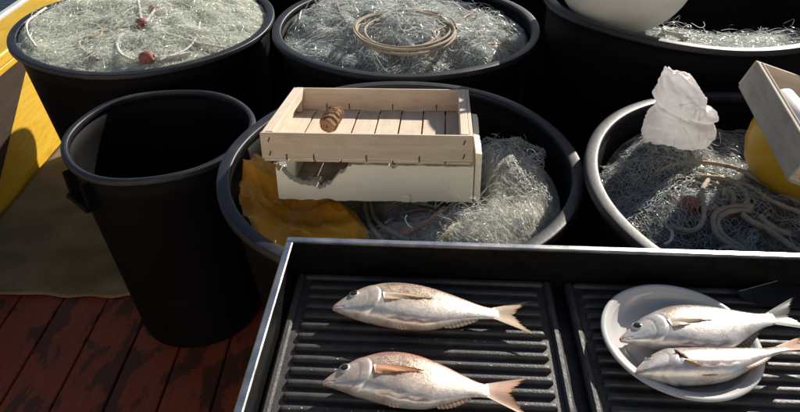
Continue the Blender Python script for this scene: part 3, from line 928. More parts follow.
# ------------------------------------------------------------------ crates and polystyrene box
def crate(name, label, loc, rot, w, d, h, mx, my, nslat=8, org=(0, 0), nails=True, post=.026):
    """open slatted crate; local origin = outer corner (0,0) at the bottom"""
    root = empty(name, loc, rot); tag(root, label, 'crate', 'shallow wooden crates')
    th = .007
    def B(nm, x0, x1, y0, y1, z0, z1, m, bev=.0012):
        return box_obj(nm, ((x0 + x1) / 2, (y0 + y1) / 2, (z0 + z1) / 2), (x1 - x0, y1 - y0, z1 - z0), m, root, bev)
    B('front_board', 0, w, 0, th, .006, h, mx); B('back_board', 0, w, d - th, d, .006, h - .002, mx)
    e = .009
    B('end_board', .001, e, th + .0005, d - th - .0005, .006, h - .001, my); B('end_board', w - e, w - .001, th + .0005, d - th - .0005, .006, h - .001, my)
    # cleats: thick battens along the ends, flush with the top
    B('end_batten', e + .0005, post, th + .0005, d - th - .0005, h - .024, h + .001, my); B('end_batten', w - post, w - e - .0005, th + .0005, d - th - .0005, h - .024, h + .001, my)
    for cx in (e + .0008, w - post + .0008):
        for cy in (th + .0008, d - th - .0258):
            B('corner_post', cx, cx + post - e - .003, cy, cy + .025, .007, h - .0245, mx)
    sw = (w - .004) / nslat
    for i in range(nslat):
        x0 = .002 + i * sw
        B('slat', x0 + .0018, x0 + sw - .0018, .0015, d - .0015, 0, .0055 - .001 * (i % 2), my, .0008)
    if nails:
        for x, z in ((.018, h - .014), (.018, .018), (w - .018, h - .014), (w - .018, .018)):
            V, F = [], []
            box(V, F, (x, -.0008, z), (.0022, .0018, .010), Matrix.Translation((x, 0, z)) @ Matrix.Rotation(.35, 4, 'Y') @ Matrix.Translation((-x, 0, -z)))
            link('nail', mesh('nail', V, F, M_NAIL), root)
        for x in (.25, .5, .75, .12):
            V, F = [], []
            box(V, F, (w * x, -.0008, .011), (.0024, .0018, .013)); link('nail', mesh('nail', V, F, M_NAIL), root)
            V, F = [], []
            box(V, F, (w * x + .03, d - th - .0008, .016), (.0024, .0018, .013)); link('nail', mesh('nail', V, F, M_NAIL), root)
    return root

CR = (R(-9.0), R(-1.0), R(-3.6))
CM = Matrix.Translation((-.284, 1.132, .86)) @ (Matrix.Rotation(CR[2], 4, 'Z') @ Matrix.Rotation(CR[1], 4, 'Y') @ Matrix.Rotation(CR[0], 4, 'X'))
p = CM @ Vector((0, 0, -.062))
crate('wooden_crate', 'pale wooden slatted crate sitting on the polystyrene box', p, CR, .431, .325, .062, M_CRATE_X, M_CRATE_Y)

# brown twine roll in the crate
pr = [(.002, -.040), (.014, -.041)]
for i in range(23):
    t = i / 22
    r0 = .0165 + .0035 * math.sin(math.pi * t) - .003 * t
    pr += [(r0 - .0012, -.039 + .078 * t), (r0 + .0009, -.039 + .078 * t + .0017)]
pr += [(.012, .041), (.002, .040)]
V, Q = lathe([(a, b * .78) for a, b in pr], 26, lambda t_: (1 + .05 * np.sin(2 * t_) + .03 * np.sin(5 * t_ + 1), .0015 * np.sin(t_ * 2)))
tr = empty('twine_roll', CM @ Vector((.122, .150, -.020)), (0, 0, 0))
tr.rotation_euler = (CM.to_3x3() @ Matrix.Rotation(R(-12), 3, 'Z') @ Matrix.Rotation(R(-74), 3, 'X')).to_euler()
link('winding', quads('winding', V, Q, M_TWINE), tr)
hel = np.linspace(0, 2 * math.pi * 7, 160)
P = np.stack([.0198 * np.cos(hel), .0198 * np.sin(hel), -.026 + .052 * hel / hel[-1] + .004 * np.sin(hel * .4) + .002 * np.cos(hel)], -1)
link('loose_turns', rope_mesh(P, .0014, M_TWINE), tr)
tag(tr, 'small brown roll of twine lying in the wooden crate', 'twine roll')

# polystyrene fish box under the crate, front left corner broken away
pb = empty('polystyrene_box', CM @ Vector((.026, .0, -.062 - .088)), CR)
tag(pb, 'broken white polystyrene box under the wooden crate', 'box')
W_, D_, H_ = .408, .315, .0865
def poly_panel(name, outline, y0, y1, mat, parent, jag=0, seed=0):
    """outline in x,z extruded from y0 to y1"""
    r = np.random.default_rng(seed)
    n = len(outline)
    V = [(x, y0, z) for x, z in outline] + [(x, y1, z) for x, z in outline]
    F = [tuple(range(n)), tuple(range(2 * n - 1, n - 1, -1))] + [(i, n + i, n + (i + 1) % n, (i + 1) % n) for i in range(n)]
    return link(name, mesh(name, V, F, mat), parent)
r = np.random.default_rng(9)
top = []
for i in range(90):
    t = i / 89
    x = W_ * (1 - t)
    zt = float(np.interp(x, [0, .012, .028, .05, .09, .115, .128, .135, .150, .158], [.074, .066, .048, .036, .030, .040, .058, .064, .078, H_ - .003]))
    jag = .0045 if x < .16 else .0008
    z = min(H_ - .0012, zt + jag * (r.random() - .5) * 2)
    if x > .163 and abs(x - .245) < .008: z = H_ - .012 + abs(x - .245)
    top.append((x, z))
bot = [(W_ * i / 40, .0035 * r.random() + (.003 if 8 < i < 12 else 0) + (.002 if i > 30 else 0)) for i in range(41)]
poly_panel('front_wall', bot + top, 0, .022, M_STYRO, pb)
# drain foot moulded in the front and small notch
box_obj('moulded_foot', (.270, -.002, .011), (.020, .006, .018), M_STYRO, pb, .002)
box_obj('floor', (W_ / 2, D_ / 2, .009), (W_ - .004, D_ - .050, .016), M_STYRO_DIRT, pb, .001)
box_obj('back_wall', (W_ / 2, D_ - .011, H_ / 2), (W_, .022, H_ - .001), M_STYRO, pb, .003)
box_obj('left_wall', (.011, D_ / 2 + .03, H_ / 2 - .004), (.0218, D_ - .110, H_ - .01), M_STYRO, pb, .003)
# right wall: stands a little higher and outside the crate, crumbly top
r = np.random.default_rng(10)
top = [(D_ - .024 - i * (D_ - .048) / 22, H_ - .002 - .005 * r.random()) for i in range(23)]
n = len(top) + 2
ol = [(.024, 0), (D_ - .024, 0)] + top
V = [(W_ - .022, y, z) for y, z in ol] + [(W_ + .003, y, z) for y, z in ol]
F = [tuple(range(n))[::-1], tuple(range(n, 2 * n))] + [(i, (i + 1) % n, n + (i + 1) % n, n + i) for i in range(n)]
link('right_wall', mesh('right_wall', V, F, M_STYRO), pb)
# outer flange of the right wall rising past the crate, crumbled edge
r = np.random.default_rng(12)
top = [(.012 + (.25) * i / 20, H_ + .022 + .010 * math.sin(i * .5) * .4 + .0025 * r.random()) for i in range(21)][::-1]
ol = [(.012, .002), (.262, .002)] + top; n = len(ol)
V = [(W_ + .0035, y, z) for y, z in ol] + [(W_ + .0150 + .0015 * r.random(), y, z - .002) for y, z in ol]
F = [tuple(range(n))[::-1], tuple(range(n, 2 * n))] + [(i, (i + 1) % n, n + (i + 1) % n, n + i) for i in range(n)]
link('side_flange', mesh('side_flange', V, F, M_STYRO), pb)
# loose broken lumps inside the gap
for i, (x, y, s) in enumerate(((.045, .030, .014), (.075, .038, .018), (.098, .034, .012), (.062, .055, .016))):
    V, F = [], []
    box(V, F, (0, 0, 0), (s * 1.6, s, s * 1.1), Matrix.Rotation(.5 * i, 4, 'Z') @ Matrix.Rotation(.3 * i, 4, 'X'), s * .2)
    link('crumb', mesh('crumb', V, F, M_STYRO_DIRT), pb, (x, y, .0175 + s * .5))

# second crate, tilted, resting on the yellow bowl in tub F
C2 = Matrix.Translation((.757, 1.283, .953)) @ (Matrix.Rotation(R(-6), 4, 'Z') @ Matrix.Rotation(R(17), 4, 'Y') @ Matrix.Rotation(R(5), 4, 'X'))
p = C2 @ Vector((0, -.34, -.068))
crate('wooden_crate', 'greyed wooden crate tilted on the yellow bowl at the right edge', p, C2.to_euler(), .42, .34, .068, M_CRATE_X, M_GREYWOOD, 7, post=.014)
pr = [(.014, -.10), (.026, -.10), (.0275, -.098), (.0275, .098), (.026, .10), (.014, .10)]
V, Q = lathe(pr, 32, closed=True)
wr = link('white_roll', quads('white_roll', V, Q, M_WHITEROLL), None, C2 @ Vector((.075, -.175, -.068 + .034)))
wr.rotation_euler = (C2.to_3x3() @ Matrix.Rotation(R(12), 3, 'Z') @ Matrix.Rotation(R(90), 3, 'X')).to_euler()
tag(wr, 'white plastic tube lying in the tilted crate', 'tube')

# yellow bowl
pr = [(.001, 0), (.05, 0), (.068, .006), (.095, .030), (.114, .065), (.122, .100), (.124, .135), (.129, .137), (.134, .141), (.135, .147), (.132, .152), (.126, .152), (.119, .148), (.117, .130), (.113, .095), (.100, .055), (.075, .020), (.05, .010), (.001, .010)]
V, Q = lathe(pr, 64)
yb = link('yellow_bowl', quads('yellow_bowl', V * np.array([.98, .98, .90]), Q, M_YPLASTIC), None, (.832, 1.175, .712), (R(5), R(16), 0))
tag(yb, 'deep yellow plastic bowl under the tilted crate', 'bowl')

# white buoy in tub E
pr = [(.001, -.205)]
for t in np.linspace(-math.pi / 2, math.pi / 2, 30)[1:-1]:
    pr.append((.200 * math.cos(t) ** .92, .205 * math.sin(t)))
pr += [(.04, .21), (.036, .245), (.022, .25), (.001, .25)]
V, Q = lathe(pr, 64)
bo = empty('buoy', (.665, 1.885, .795))
bo.rotation_euler = (R(-3), R(-3), 0)
link('body', quads('body', V + np.array([0, 0, .20]), Q, M_BUOY), bo)
th = np.linspace(0, 2 * math.pi, 40)
P = np.stack([.02 * np.cos(th), 0 * th, .462 + .022 * np.sin(th)], -1)
link('eyelet', rope_mesh(P, .008, M_BUOY, twist=False), bo)
tag(bo, 'large white inflatable buoy standing in the tallest tub', 'buoy', 'white inflatable buoys')
b2 = bo.copy(); COL.objects.link(b2); b2.location = (.24, 3.02, .70)  # unseen second buoy, added to block a stray strip of sun on the deck
b2['label'] = 'unseen white inflatable buoy added in the back row tub to block stray sun'
for ch in list(bo.children):
    c2_ = ch.copy(); COL.objects.link(c2_); c2_.parent = b2

# ------------------------------------------------------------------ white carrier bag in tub F
def bag():
    import bmesh
    bm = bmesh.new(); bmesh.ops.create_icosphere(bm, subdivisions=6, radius=1.0)
    me = bpy.data.meshes.new('carrier_bag'); bm.to_mesh(me); bm.free()
    n = len(me.vertices); co = np.empty(n * 3, np.float32); me.vertices.foreach_get('co', co); D = co.reshape(-1, 3).astype(float)
    r = np.random.default_rng(77)
    def poly(D, k, dmin, dmax, seed, sharp):
        rr = np.random.default_rng(seed)
        N = rr.normal(0, 1, (k, 3)); N /= np.linalg.norm(N, axis=1, keepdims=True)
        q = np.maximum(D @ N.T, 1e-3) / rr.uniform(dmin, dmax, k)
        return 1.0 / (np.sum(q ** sharp, axis=1) ** (1.0 / sharp))
    s1 = np.clip(poly(D, 90, .86, 1.04, 5, 34), .6, 1.2)
    # slumped outline: peak at the upper left, sagging belly at the lower right
    ol_ = np.array([(-.058, .092), (-.030, .100), (.004, .090), (.034, .058), (.052, .026), (.084, .010), (.098, -.022), (.104, -.056), (.088, -.084), (.040, -.088), (-.010, -.088), (-.066, -.084), (-.080, -.050), (-.062, .004), (-.074, .036), (-.070, .070)])
    ta = np.arctan2(ol_[:, 1], ol_[:, 0]); rads = np.hypot(ol_[:, 0], ol_[:, 1]); od = np.argsort(ta)
    ta, rads = ta[od], rads[od]
    S_ = np.interp(np.arctan2(D[:, 2], D[:, 0]), np.r_[ta - 2 * math.pi, ta, ta + 2 * math.pi], np.r_[rads, rads, rads])
    xz = D[:, 0] ** 2 + D[:, 2] ** 2
    rr_ = 1 / np.sqrt(xz / S_ ** 2 + D[:, 1] ** 2 / .066 ** 2)
    # waist crease across the middle
    rr_ = rr_ * (1 - .16 * np.exp(-((D[:, 2] - .10 + .25 * D[:, 0]) / .10) ** 2))
    Pp = D * (rr_ * s1)[:, None]
    cr = np.zeros(n)
    for i in range(70):
        nn = r.normal(0, 1, 3); nn /= np.linalg.norm(nn); dd = r.uniform(-.6, .6)
        loc = r.normal(0, 1, 3); loc /= np.linalg.norm(loc)
        w = np.exp(-np.sum((D - loc) ** 2, 1) / .22)
        wd = r.uniform(.018, .04)
        cr += w * (np.exp(-((D @ nn - dd) / wd) ** 2) * .05 - np.exp(-((D @ nn - dd - wd * 2) / (wd * 1.6)) ** 2) * .045)
    # crumple: ridged creases in three sizes
    def wav3(P, f, sd):
        q = np.random.default_rng(sd); o = np.zeros(len(P))
        for _ in range(10):
            k = q.normal(0, 1, 3); k *= f / np.linalg.norm(k) * q.uniform(.6, 1.4)
            o += np.sin(P @ k + q.uniform(0, 6.28))
        return o / math.sqrt(5)
    Wp = D + .12 * np.stack([wav3(D, 3, 901), wav3(D, 3, 902), wav3(D, 3, 903)], -1)
    cr += .050 * (.6 - np.abs(wav3(Wp, 4.5, 911))) + .034 * (.6 - np.abs(wav3(Wp, 9, 912))) + .016 * (.6 - np.abs(wav3(Wp, 20, 913)))
    Pp *= (1 + cr)[:, None]
    # pleats gathered towards the tied corner at upper left
    kn_ = np.array([-.060, 0, .085])
    q = Pp - kn_; dist = np.linalg.norm(q, axis=1)
    pl_ = np.exp(-(dist / .045) ** 2)
    az = np.arctan2(q[:, 1], q[:, 0])
    Pp += (D * (.004 * np.sin(az * 9) * pl_)[:, None])
    Pp += np.array([-.004, 0, .016]) * np.exp(-(dist / .014) ** 2)[:, None]
    Pp[:, 2] = np.maximum(Pp[:, 2], -.080 + .004 * np.sin(Pp[:, 0] * 90))
    me.vertices.foreach_set('co', np.ascontiguousarray(Pp, np.float32).ravel())
    me.polygons.foreach_set('use_smooth', [True] * len(me.polygons))
    me.materials.append(M_BAG); me.update()
    o = link('carrier_bag', me, None, (.636, 1.300, .818), (R(-4), R(3), R(-8)))
    tag(o, 'crumpled white carrier bag on the net in the right tub', 'bag')
bag()

# ------------------------------------------------------------------ griddle tray
TM = Matrix.Translation((-.169, .749, .9)) @ Matrix.Rotation(R(-2.9), 4, 'Z')
TW, TD, TH = .98, .50, .080      # outer size, depth towards the viewer, wall height
tray = empty('griddle_tray', TM @ Vector((TW / 2, -TD / 2, -.9)), (0, 0, R(-2.9)))
tag(tray, 'long black griddle tray with bright steel rim holding fish', 'tray')
def TB(nm, x0, x1, y0, y1, z0, z1, m, bev=.001, parent=None):
    """tray coordinates: x from the left outer edge, y back from the far edge (negative to viewer), z from the rim top"""
    c = ((x0 + x1) / 2 - TW / 2, (y0 + y1) / 2 + TD / 2, (z0 + z1) / 2 + .9)
    return box_obj(nm, c, (x1 - x0, y1 - y0, z1 - z0), m, parent or tray, bev)
rw = .011
TB('steel_rim', 0, TW, -rw, 0, -.006, 0, M_STEEL, .0016)
TB('steel_rim', 0, TW, -TD, -TD + rw, -.006, 0, M_STEEL, .0016)
TB('steel_rim', 0, rw, -TD + rw + .0003, -rw - .0003, -.006, -.0002, M_STEEL, .0016)
TB('steel_rim', TW - rw, TW, -TD + rw + .0003, -rw - .0003, -.006, -.0002, M_STEEL, .0016)
for (a, b_, c_, d_) in ((.002, TW - .002, -.006, -.002), (.002, TW - .002, -TD + .002, -TD + .006)):
    TB('side_wall', a, b_, c_, d_, -TH, -.0062, M_TRAYBLACK, .0005)
TB('side_wall', .002, .006, -TD + .0065, -.0065, -TH, -.0062, M_TRAYBLACK, .0005)
TB('side_wall', TW - .006, TW - .002, -TD + .0065, -.0065, -TH, -.0062, M_TRAYBLACK, .0005)
TB('tray_floor', .002, TW - .002, -TD + .002, -.002, -TH - .005, -TH - .0002, M_TRAYBLACK, .0005)
for lx in (.14, TW - .12):
    for ly in (-.16, -TD + .06):
        TB('leg', lx - .012, lx + .012, ly - .012, ly + .012, -.9, -TH - .0055, M_STEEL, .002)
TB('stretcher', .1525, TW - .1325, -TD + .05, -TD + .07, -.62, -.60, M_STEEL, .002)
TB('stretcher', .1525, TW - .1325, -.17, -.15, -.62, -.60, M_STEEL, .002)

RIB = {}
def griddle(label, x0, x1, y0, y1):
    """cast iron plate with raised border and rounded ribs; z of its underside = tray floor"""
    zb = -TH
    root = empty('griddle_plate', TM @ Vector(((x0 + x1) / 2, (y0 + y1) / 2, zb)), (0, 0, R(-2.9)))
    tag(root, label, 'griddle', 'ribbed griddle plates')
    w, d = x1 - x0, y1 - y0
    box_obj('base', (0, 0, .005), (w, d, .009), M_IRON, root, .002)
    bwid = .011
    for s in (-1, 1):
        box_obj('border', (s * (w / 2 - bwid / 2), 0, .0135), (bwid, d, .0078), M_IRON, root, .003)
        box_obj('border', (0, s * (d / 2 - bwid / 2), .0133), (w - 2 * bwid - .0006, bwid, .0074), M_IRON, root, .003)
    L = w - 2 * bwid - .020
    if 'me' not in RIB or abs(RIB['L'] - L) > 1e-4:
        # rounded rib with dropped, rounded ends
        ns = 14
        xs = np.r_[-L / 2, -L / 2 + .0012, -L / 2 + .004, -L / 2 + .009, np.linspace(-L / 2 + .05, L / 2 - .05, 3), L / 2 - .009, L / 2 - .004, L / 2 - .0012, L / 2]
        sc_ = np.r_[.35, .75, .96, 1, 1, 1, 1, 1, .96, .75, .35]
        prof = [(-.0054, 0), (-.0050, .0032), (-.0040, .0056), (-.0022, .0065), (0, .0066), (.0022, .0065), (.0040, .0056), (.0050, .0032), (.0054, 0)]
        V = []
        for xx, s in zip(xs, sc_):
            for (py, pz) in prof: V.append((xx, py * (.6 + .4 * s), pz * s))
        m = len(prof)
        F = [(i * m + j, i * m + j + 1, (i + 1) * m + j + 1, (i + 1) * m + j) for i in range(len(xs) - 1) for j in range(m - 1)]
        F = [f[::-1] for f in F] + [tuple(range(m))[::-1], tuple(range((len(xs) - 1) * m, len(xs) * m))]
        RIB['me'] = mesh('rib', V, F, M_IRON, True); RIB['L'] = L
    y = d / 2 - bwid - .014
    while y > -d / 2 + bwid + .008:
        link('rib', RIB['me'], root, (0, y, .0094))
        y -= .0200
griddle('ribbed cast iron griddle under the two separate fish', .012, .398, -TD + .012, -.010)
griddle('ribbed cast iron griddle under the white plate', .420, .806, -TD + .012, -.010)
RIBZ = .9 - TH + .0094 + .0066      # top of the ribs

# ------------------------------------------------------------------ plate
def tz(z): return z
pc = at(683, 345, RIBZ + .024)
pr = [(.001, .0025), (.060, .0025), (.0665, .0028), (.0672, .0042), (.074, .0048), (.081, .009), (.0865, .0185), (.088, .0205), (.0885, .0222), (.0925, .0228), (.0930, .0242), (.0985, .0250), (.1015, .0245), (.1025, .0230), (.1018, .0215), (.0985, .0222), (.0895, .0195), (.0855, .0165), (.0795, .0065), (.0735, .0010), (.066, 0), (.001, 0)]
V, Q = lathe(pr, 96)
plate = link('plate', quads('plate', V, Q, M_PLATE), None, (.372, .5850, RIBZ + .0003))
tag(plate, 'round white plastic plate with two fish on the right griddle', 'plate')

# ------------------------------------------------------------------ fish
def fish(label, snout, tail, zc, L, Hh, Tk, seed, back, flank, belly, fin, tailm, side_fin=True, belly_up=0.0, bend=0.0, spots=True, eye=True, dorsal_side=1, gape=0.0, gut=False, tail_len=.20, pect=True, droop=0.0, head=1.0):
    """fish lying on its flank. local x snout->tail, y to the back fin, z up"""
    snout = np.array(snout); tail = np.array(tail)
    ang = math.atan2(tail[1] - snout[1], tail[0] - snout[0])
    root = empty('fish', (snout[0], snout[1], zc), (0, 0, ang))
    tag(root, label, 'fish', 'fresh sea bream')
    roll = belly_up
    st = np.array([0, .015, .05, .10, .16, .23, .31, .40, .50, .60, .70, .80, .88, .94, 1.0])
    st = st ** (1 / head) if head != 1 else st
    st = np.where(st > 0, st, 0)
    top = np.array([.06, .13, .27, .47, .66, .82, .95, 1.0, .96, .84, .67, .48, .33, .265, .25]) * Hh * .53
    bot = -np.array([.10, .17, .30, .44, .58, .70, .82, .92, .96, .90, .70, .46, .31, .26, .25]) * Hh * .50
    top = top - Hh * .10 * np.exp(-(st / .08)); bot = bot - Hh * .10 * np.exp(-(st / .08))
    thk = np.array([.06, .18, .36, .58, .78, .92, 1.0, 1.0, .96, .84, .64, .40, .22, .13, .07]) * Tk * .5
    ns, nt_ = 130, 72
    s = np.linspace(0, 1, ns) ** 1.12
    def sm(a):
        # smooth interpolation through stations
        P = spline(np.stack([st, a], -1), 600)
        return np.interp(s, P[:, 0], P[:, 1])
    tp, bt, tk = sm(top), sm(bot), sm(thk)
    th = np.linspace(0, 2 * math.pi, nt_, endpoint=False)
    cy, sy = np.cos(th), np.sin(th)
    ex = .82
    Yn = np.sign(cy) * np.abs(cy) ** ex; Zn = np.sign(sy) * np.abs(sy) ** .92
    mid = (tp + bt) / 2; hh = (tp - bt) / 2
    Y = mid[:, None] + hh[:, None] * Yn[None]; Z = tk[:, None] * Zn[None]
    Sx = np.repeat(s[:, None], nt_, 1); X = Sx * L
    # gill cover: plate stands proud and drops off along an arc behind the eye
    yn = (Y - mid[:, None]) / np.maximum(hh[:, None], 1e-5)
    arc = np.hypot((Sx - .125) / .165, (yn + .02) / 1.05)
    arc2 = np.hypot((Sx - .115) / .105, (yn + .10) / .95)
    lift = .0016 * (1 - sstep(.96, 1.02, arc)) * sstep(.45, .95, arc) - .0010 * np.exp(-((arc - 1.03) / .035) ** 2) * (np.abs(yn) < .95)
    lift += -.0006 * np.exp(-((arc2 - 1.0) / .04) ** 2)
    # mouth line
    ym = -.05 - 1.6 * Sx
    mouth = np.exp(-((yn - (-.18 - 6.0 * Sx)) / .10) ** 2) * (Sx < .075)
    lift -= .0008 * mouth
    sgn = np.sign(Z)
    wz = np.abs(Zn)[None] ** .6
    Z = Z + sgn * lift * wz
    nsy = SN(seed, 40); Z = Z + sgn * .0006 * nsy(X, Y) * wz
    # gut slit along the belly
    slit = np.exp(-((yn + .88 + .02 * np.sin(Sx * 60)) / .035) ** 2) * sstep(.30, .36, Sx) * (1 - sstep(.60, .66, Sx)) * (Z > 0)
    Z = Z - slit * .0012
    # colours of the skin itself
    t = np.clip((yn + 1) / 2, 0, 1)
    back, flank, belly = map(np.array, (back, flank, belly))
    C = belly + (flank - belly) * sstep(.10, .42, t)[..., None]
    C = C + (back - C) * (sstep(.66, 1.0, t) * .9)[..., None]
    nz, nz2 = SN(seed + 3, 90), SN(seed + 4, 260)
    C = C * (1 + .07 * nz(X, Y) + .05 * nz2(X, Y + Z))[..., None]
    nz3, nz4 = SN(seed + 5, 55), SN(seed + 6, 420)
    gold = sstep(.2, 1.6, nz3(X * .5, Y * 1.4) + .5 * nz4(X, Y)) * sstep(.35, .6, t) * sstep(.25, .35, Sx)
    C = C + (np.array([.72, .44, .26]) - C) * (gold * .5)[..., None]
    yel = np.exp(-((t - .50) / .16) ** 2) * sstep(.30, .42, Sx) * (1 - sstep(.70, .9, Sx))
    C = C + (np.array([.70, .55, .34]) - C) * (yel * .30)[..., None]
    headp = 1 - sstep(.20, .29, Sx)
    C = C + (np.array([.62, .50, .48]) - C) * (headp * .45 * sstep(.25, .6, t))[..., None]
    C = C + (np.array([.55, .33, .28]) - C) * (np.exp(-(Sx / .035) ** 2) * .7)[..., None]
    edge = np.exp(-((arc - 1.03) / .028) ** 2) * sstep(.25, .55, t) * (1 - sstep(.7, .9, t))
    C = C + (np.array([.07, .045, .04]) - C) * (edge * .85)[..., None]
    edge2 = np.exp(-((arc2 - 1.0) / .05) ** 2) * .35
    C = C + (np.array([.38, .28, .26]) - C) * edge2[..., None]
    C = C + (np.array([.22, .09, .07]) - C) * (mouth * .45)[..., None]
    C = C + (np.array([.50, .22, .16]) - C) * (slit * .55)[..., None]
    mask = sstep(.27, .33, Sx) * (.25 + .75 * sstep(.25, .6, t)) * (1 - sstep(.93, 1, Sx))
    mask = np.maximum(mask, .0)
    P = np.stack([X, Y, Z], -1)
    def deform(P):
        P = np.array(P, float)
        if roll:
            c_, s_ = math.cos(roll), math.sin(roll)
            y, z = P[..., 1].copy(), P[..., 2].copy()
            P[..., 1] = y * c_ - z * s_; P[..., 2] = y * s_ + z * c_
        P[..., 1] = P[..., 1] + bend * (P[..., 0] / L) ** 2 * L
        tt = sstep(.5, 1.2, P[..., 0] / L)
        P[..., 2] = P[..., 2] - tt * droop
        return P
    V = deform(P).reshape(-1, 3)
    Q = grid_quads(ns, nt_, True)[:, ::-1]
    nv = len(V)
    V = np.r_[V, V[:nt_].mean(0)[None], V[-nt_:].mean(0)[None]]
    j = np.arange(nt_); j2 = (j + 1) % nt_
    me = quads('body', V, Q, M_FISH)
    C = np.clip(np.r_[C.reshape(-1, 3), C[0].mean(0)[None], C[-1].mean(0)[None]], .01, .92)
    vcol(me, 'tint', C)
    mk = np.r_[mask.ravel(), 0, 0]
    vcol(me, 'scale_mask', np.stack([mk] * 3, -1))
    body = link('body', me, root)
    def zs(xx, yy):
        """height of the upper flank"""
        i = np.interp(xx / L, s, np.arange(ns)); a = np.interp(xx / L, s, mid); b_ = np.interp(xx / L, s, hh); c_ = np.interp(xx / L, s, tk)
        q = np.clip(np.abs((yy - a) / b_), 0, .999) ** (1 / ex)
        return c_ * (1 - q ** 2) ** .46
    # fins: fan of rays
    def fan(nm, base0, base1, tip_fn, m, nr=22, nl=10, thick=.0007, curve=None, ridge=.0004):
        """rays from the base line to tip_fn(t); jagged outer edge"""
        r = np.random.default_rng(seed + len(nm))
        t_ = np.linspace(0, 1, nr * 2 + 1); l_ = np.linspace(0, 1, nl)
        b = np.array(base0)[None] * (1 - t_[:, None]) + np.array(base1)[None] * t_[:, None]
        tips = np.array([tip_fn(q) for q in t_])
        jag = np.where(np.arange(len(t_)) % 2 == 0, 1.0, .93) * (1 - .16 * r.random(len(t_)) ** 2)
        G = b[:, None] + (tips - b)[:, None] * (l_[None, :, None] * jag[:, None, None])
        ray = np.where(np.arange(len(t_)) % 2 == 0, 1.0, 0.0)
        G[..., 2] += ridge * ray[:, None] + .0012 * np.sin(t_ * 9 + seed)[:, None] * l_[None]
        if curve is not None: G[..., 2] += curve(G, l_[None] * np.ones((len(t_), 1)))
        top_ = G.copy(); bt_ = G.copy(); bt_[..., 2] -= thick * (1.2 - .8 * l_[None])
        n_, m_ = len(t_), nl
        Vv = deform(np.r_[top_.reshape(-1, 3), bt_.reshape(-1, 3)])
        q1 = grid_quads(n_, m_); q2 = q1[:, ::-1] + n_ * m_
        ed = []
        def strip(idx):
            for a_, b2 in zip(idx[:-1], idx[1:]): ed.append((a_, b2, b2 + n_ * m_, a_ + n_ * m_))
        ii = np.arange(n_ * m_).reshape(n_, m_)
        strip(ii[0]); strip(ii[-1][::-1]); strip(ii[:, -1]); strip(ii[:, 0][::-1])
        mef = quads(nm, Vv, np.r_[q1, q2, np.array(ed)], m)
        rv = (np.where(np.arange(n_) % 2 == 0, .75, .30)[:, None] + .75 * (1 - sstep(0, .45, l_))[None] - .25 * sstep(.6, 1, l_)[None]).ravel(); rv = np.clip(np.r_[rv, rv], 0, 1)
        vcol(mef, 'ray', np.stack([rv] * 3, -1))
        return link(nm, mef, root)
    ct, cb, xt = float(tp[-1]), float(bt[-1]), L
    TLn = L * tail_len
    sp = Hh * .40
    fan('tail_fin', (xt - L * .035, ct * .98, .0012), (xt - L * .035, cb * .98, .0012),
        lambda q: (xt + TLn * (1 - .55 * (1 - abs(2 * q - 1)) ** .8), (ct + cb) / 2 + sp * (1 - 2 * q) * 1.05, .002 * math.sin(q * 5)), tailm, 26, 12)
    # dorsal and anal fins folded against the body edge
    def edge_fin(nm, s0, s1, upper, hgt, m, nr):
        ts = np.linspace(s0, s1, nr)
        arr = tp if upper else bt; sg = 1 if upper else -1
        b = np.stack([ts * L, np.interp(ts, s, arr) - sg * .0015, np.zeros(nr)], -1)
        prof_ = np.sin(np.linspace(.25, math.pi - .1, nr)) ** .6
        tips = b + np.stack([.45 * hgt * np.ones(nr), sg * hgt * prof_ * (1 + .12 * (np.arange(nr) % 2)), -.001 * np.ones(nr)], -1)
        Vv = np.r_[b + (0, 0, .0006), tips, b - (0, 0, .0006), tips - (0, 0, .0005)]
        q_ = []
        for i in range(nr - 1):
            q_.append((i, i + 1, nr + i + 1, nr + i)); q_.append((3 * nr + i, 3 * nr + i + 1, 2 * nr + i + 1, 2 * nr + i)); q_.append((nr + i, nr + i + 1, 3 * nr + i + 1, 3 * nr + i))
        mef = quads(nm, deform(Vv), np.array(q_), m)
        rv = np.tile((np.arange(nr) % 2).astype(float), 4); vcol(mef, 'ray', np.stack([rv] * 3, -1))
        link(nm, mef, root)
    edge_fin('dorsal_fin', .30, .86, True, Hh * .055, fin if side_fin else tailm, 40)
    edge_fin('anal_fin', .66, .86, False, Hh * .09, tailm, 18)
    edge_fin('pelvic_fin', .36, .46, False, Hh * .07, tailm, 10)
    if pect:
        bx0, by0, by1 = L * .300, Hh * .085, -Hh * .085
        def ptip(q):
            w_ = q ** .75
            return (L * (.300 + .34 * (1 - w_) + .05 * w_), Hh * (.035 * (1 - w_) - .11 * w_), 0)
        fan('pectoral_fin', (bx0, by0, 0), (bx0 + L * .012, by1, 0), ptip, fin, 14, 14, .0005,
            curve=lambda G, l: zs(G[..., 0], G[..., 1]) + .0010 + .0012 * np.sin(l * math.pi), ridge=.0003)
    if eye:
        exx, eyy = L * .125, float(np.interp(.125, s, mid) + np.interp(.125, s, hh) * .44)
        re = Hh * .098
        pr_ = [(.0003, .20), (.35, .19), (.62, .14), (.85, .05), (1.0, -.10), (1.02, -.5)]
        c0 = deform(np.array([exx, eyy, zs(exx, eyy) + re * .04]))
        Vv, Qv = lathe([(a * re, b * re) for a, b in pr_], 28)
        tiltx = -.12 + roll
        e_ = link('eye', quads('eye', Vv, Qv[:, ::-1], M_EYEW), root, c0, (tiltx, -.16, 0))
        Vv, Qv = lathe([(.0003, .27 * re), (.25 * re, .26 * re), (.45 * re, .225 * re), (.68 * re, .165 * re), (.70 * re, .08 * re)], 24)
        link('pupil', quads('pupil', Vv, Qv[:, ::-1], M_EYEB), e_)
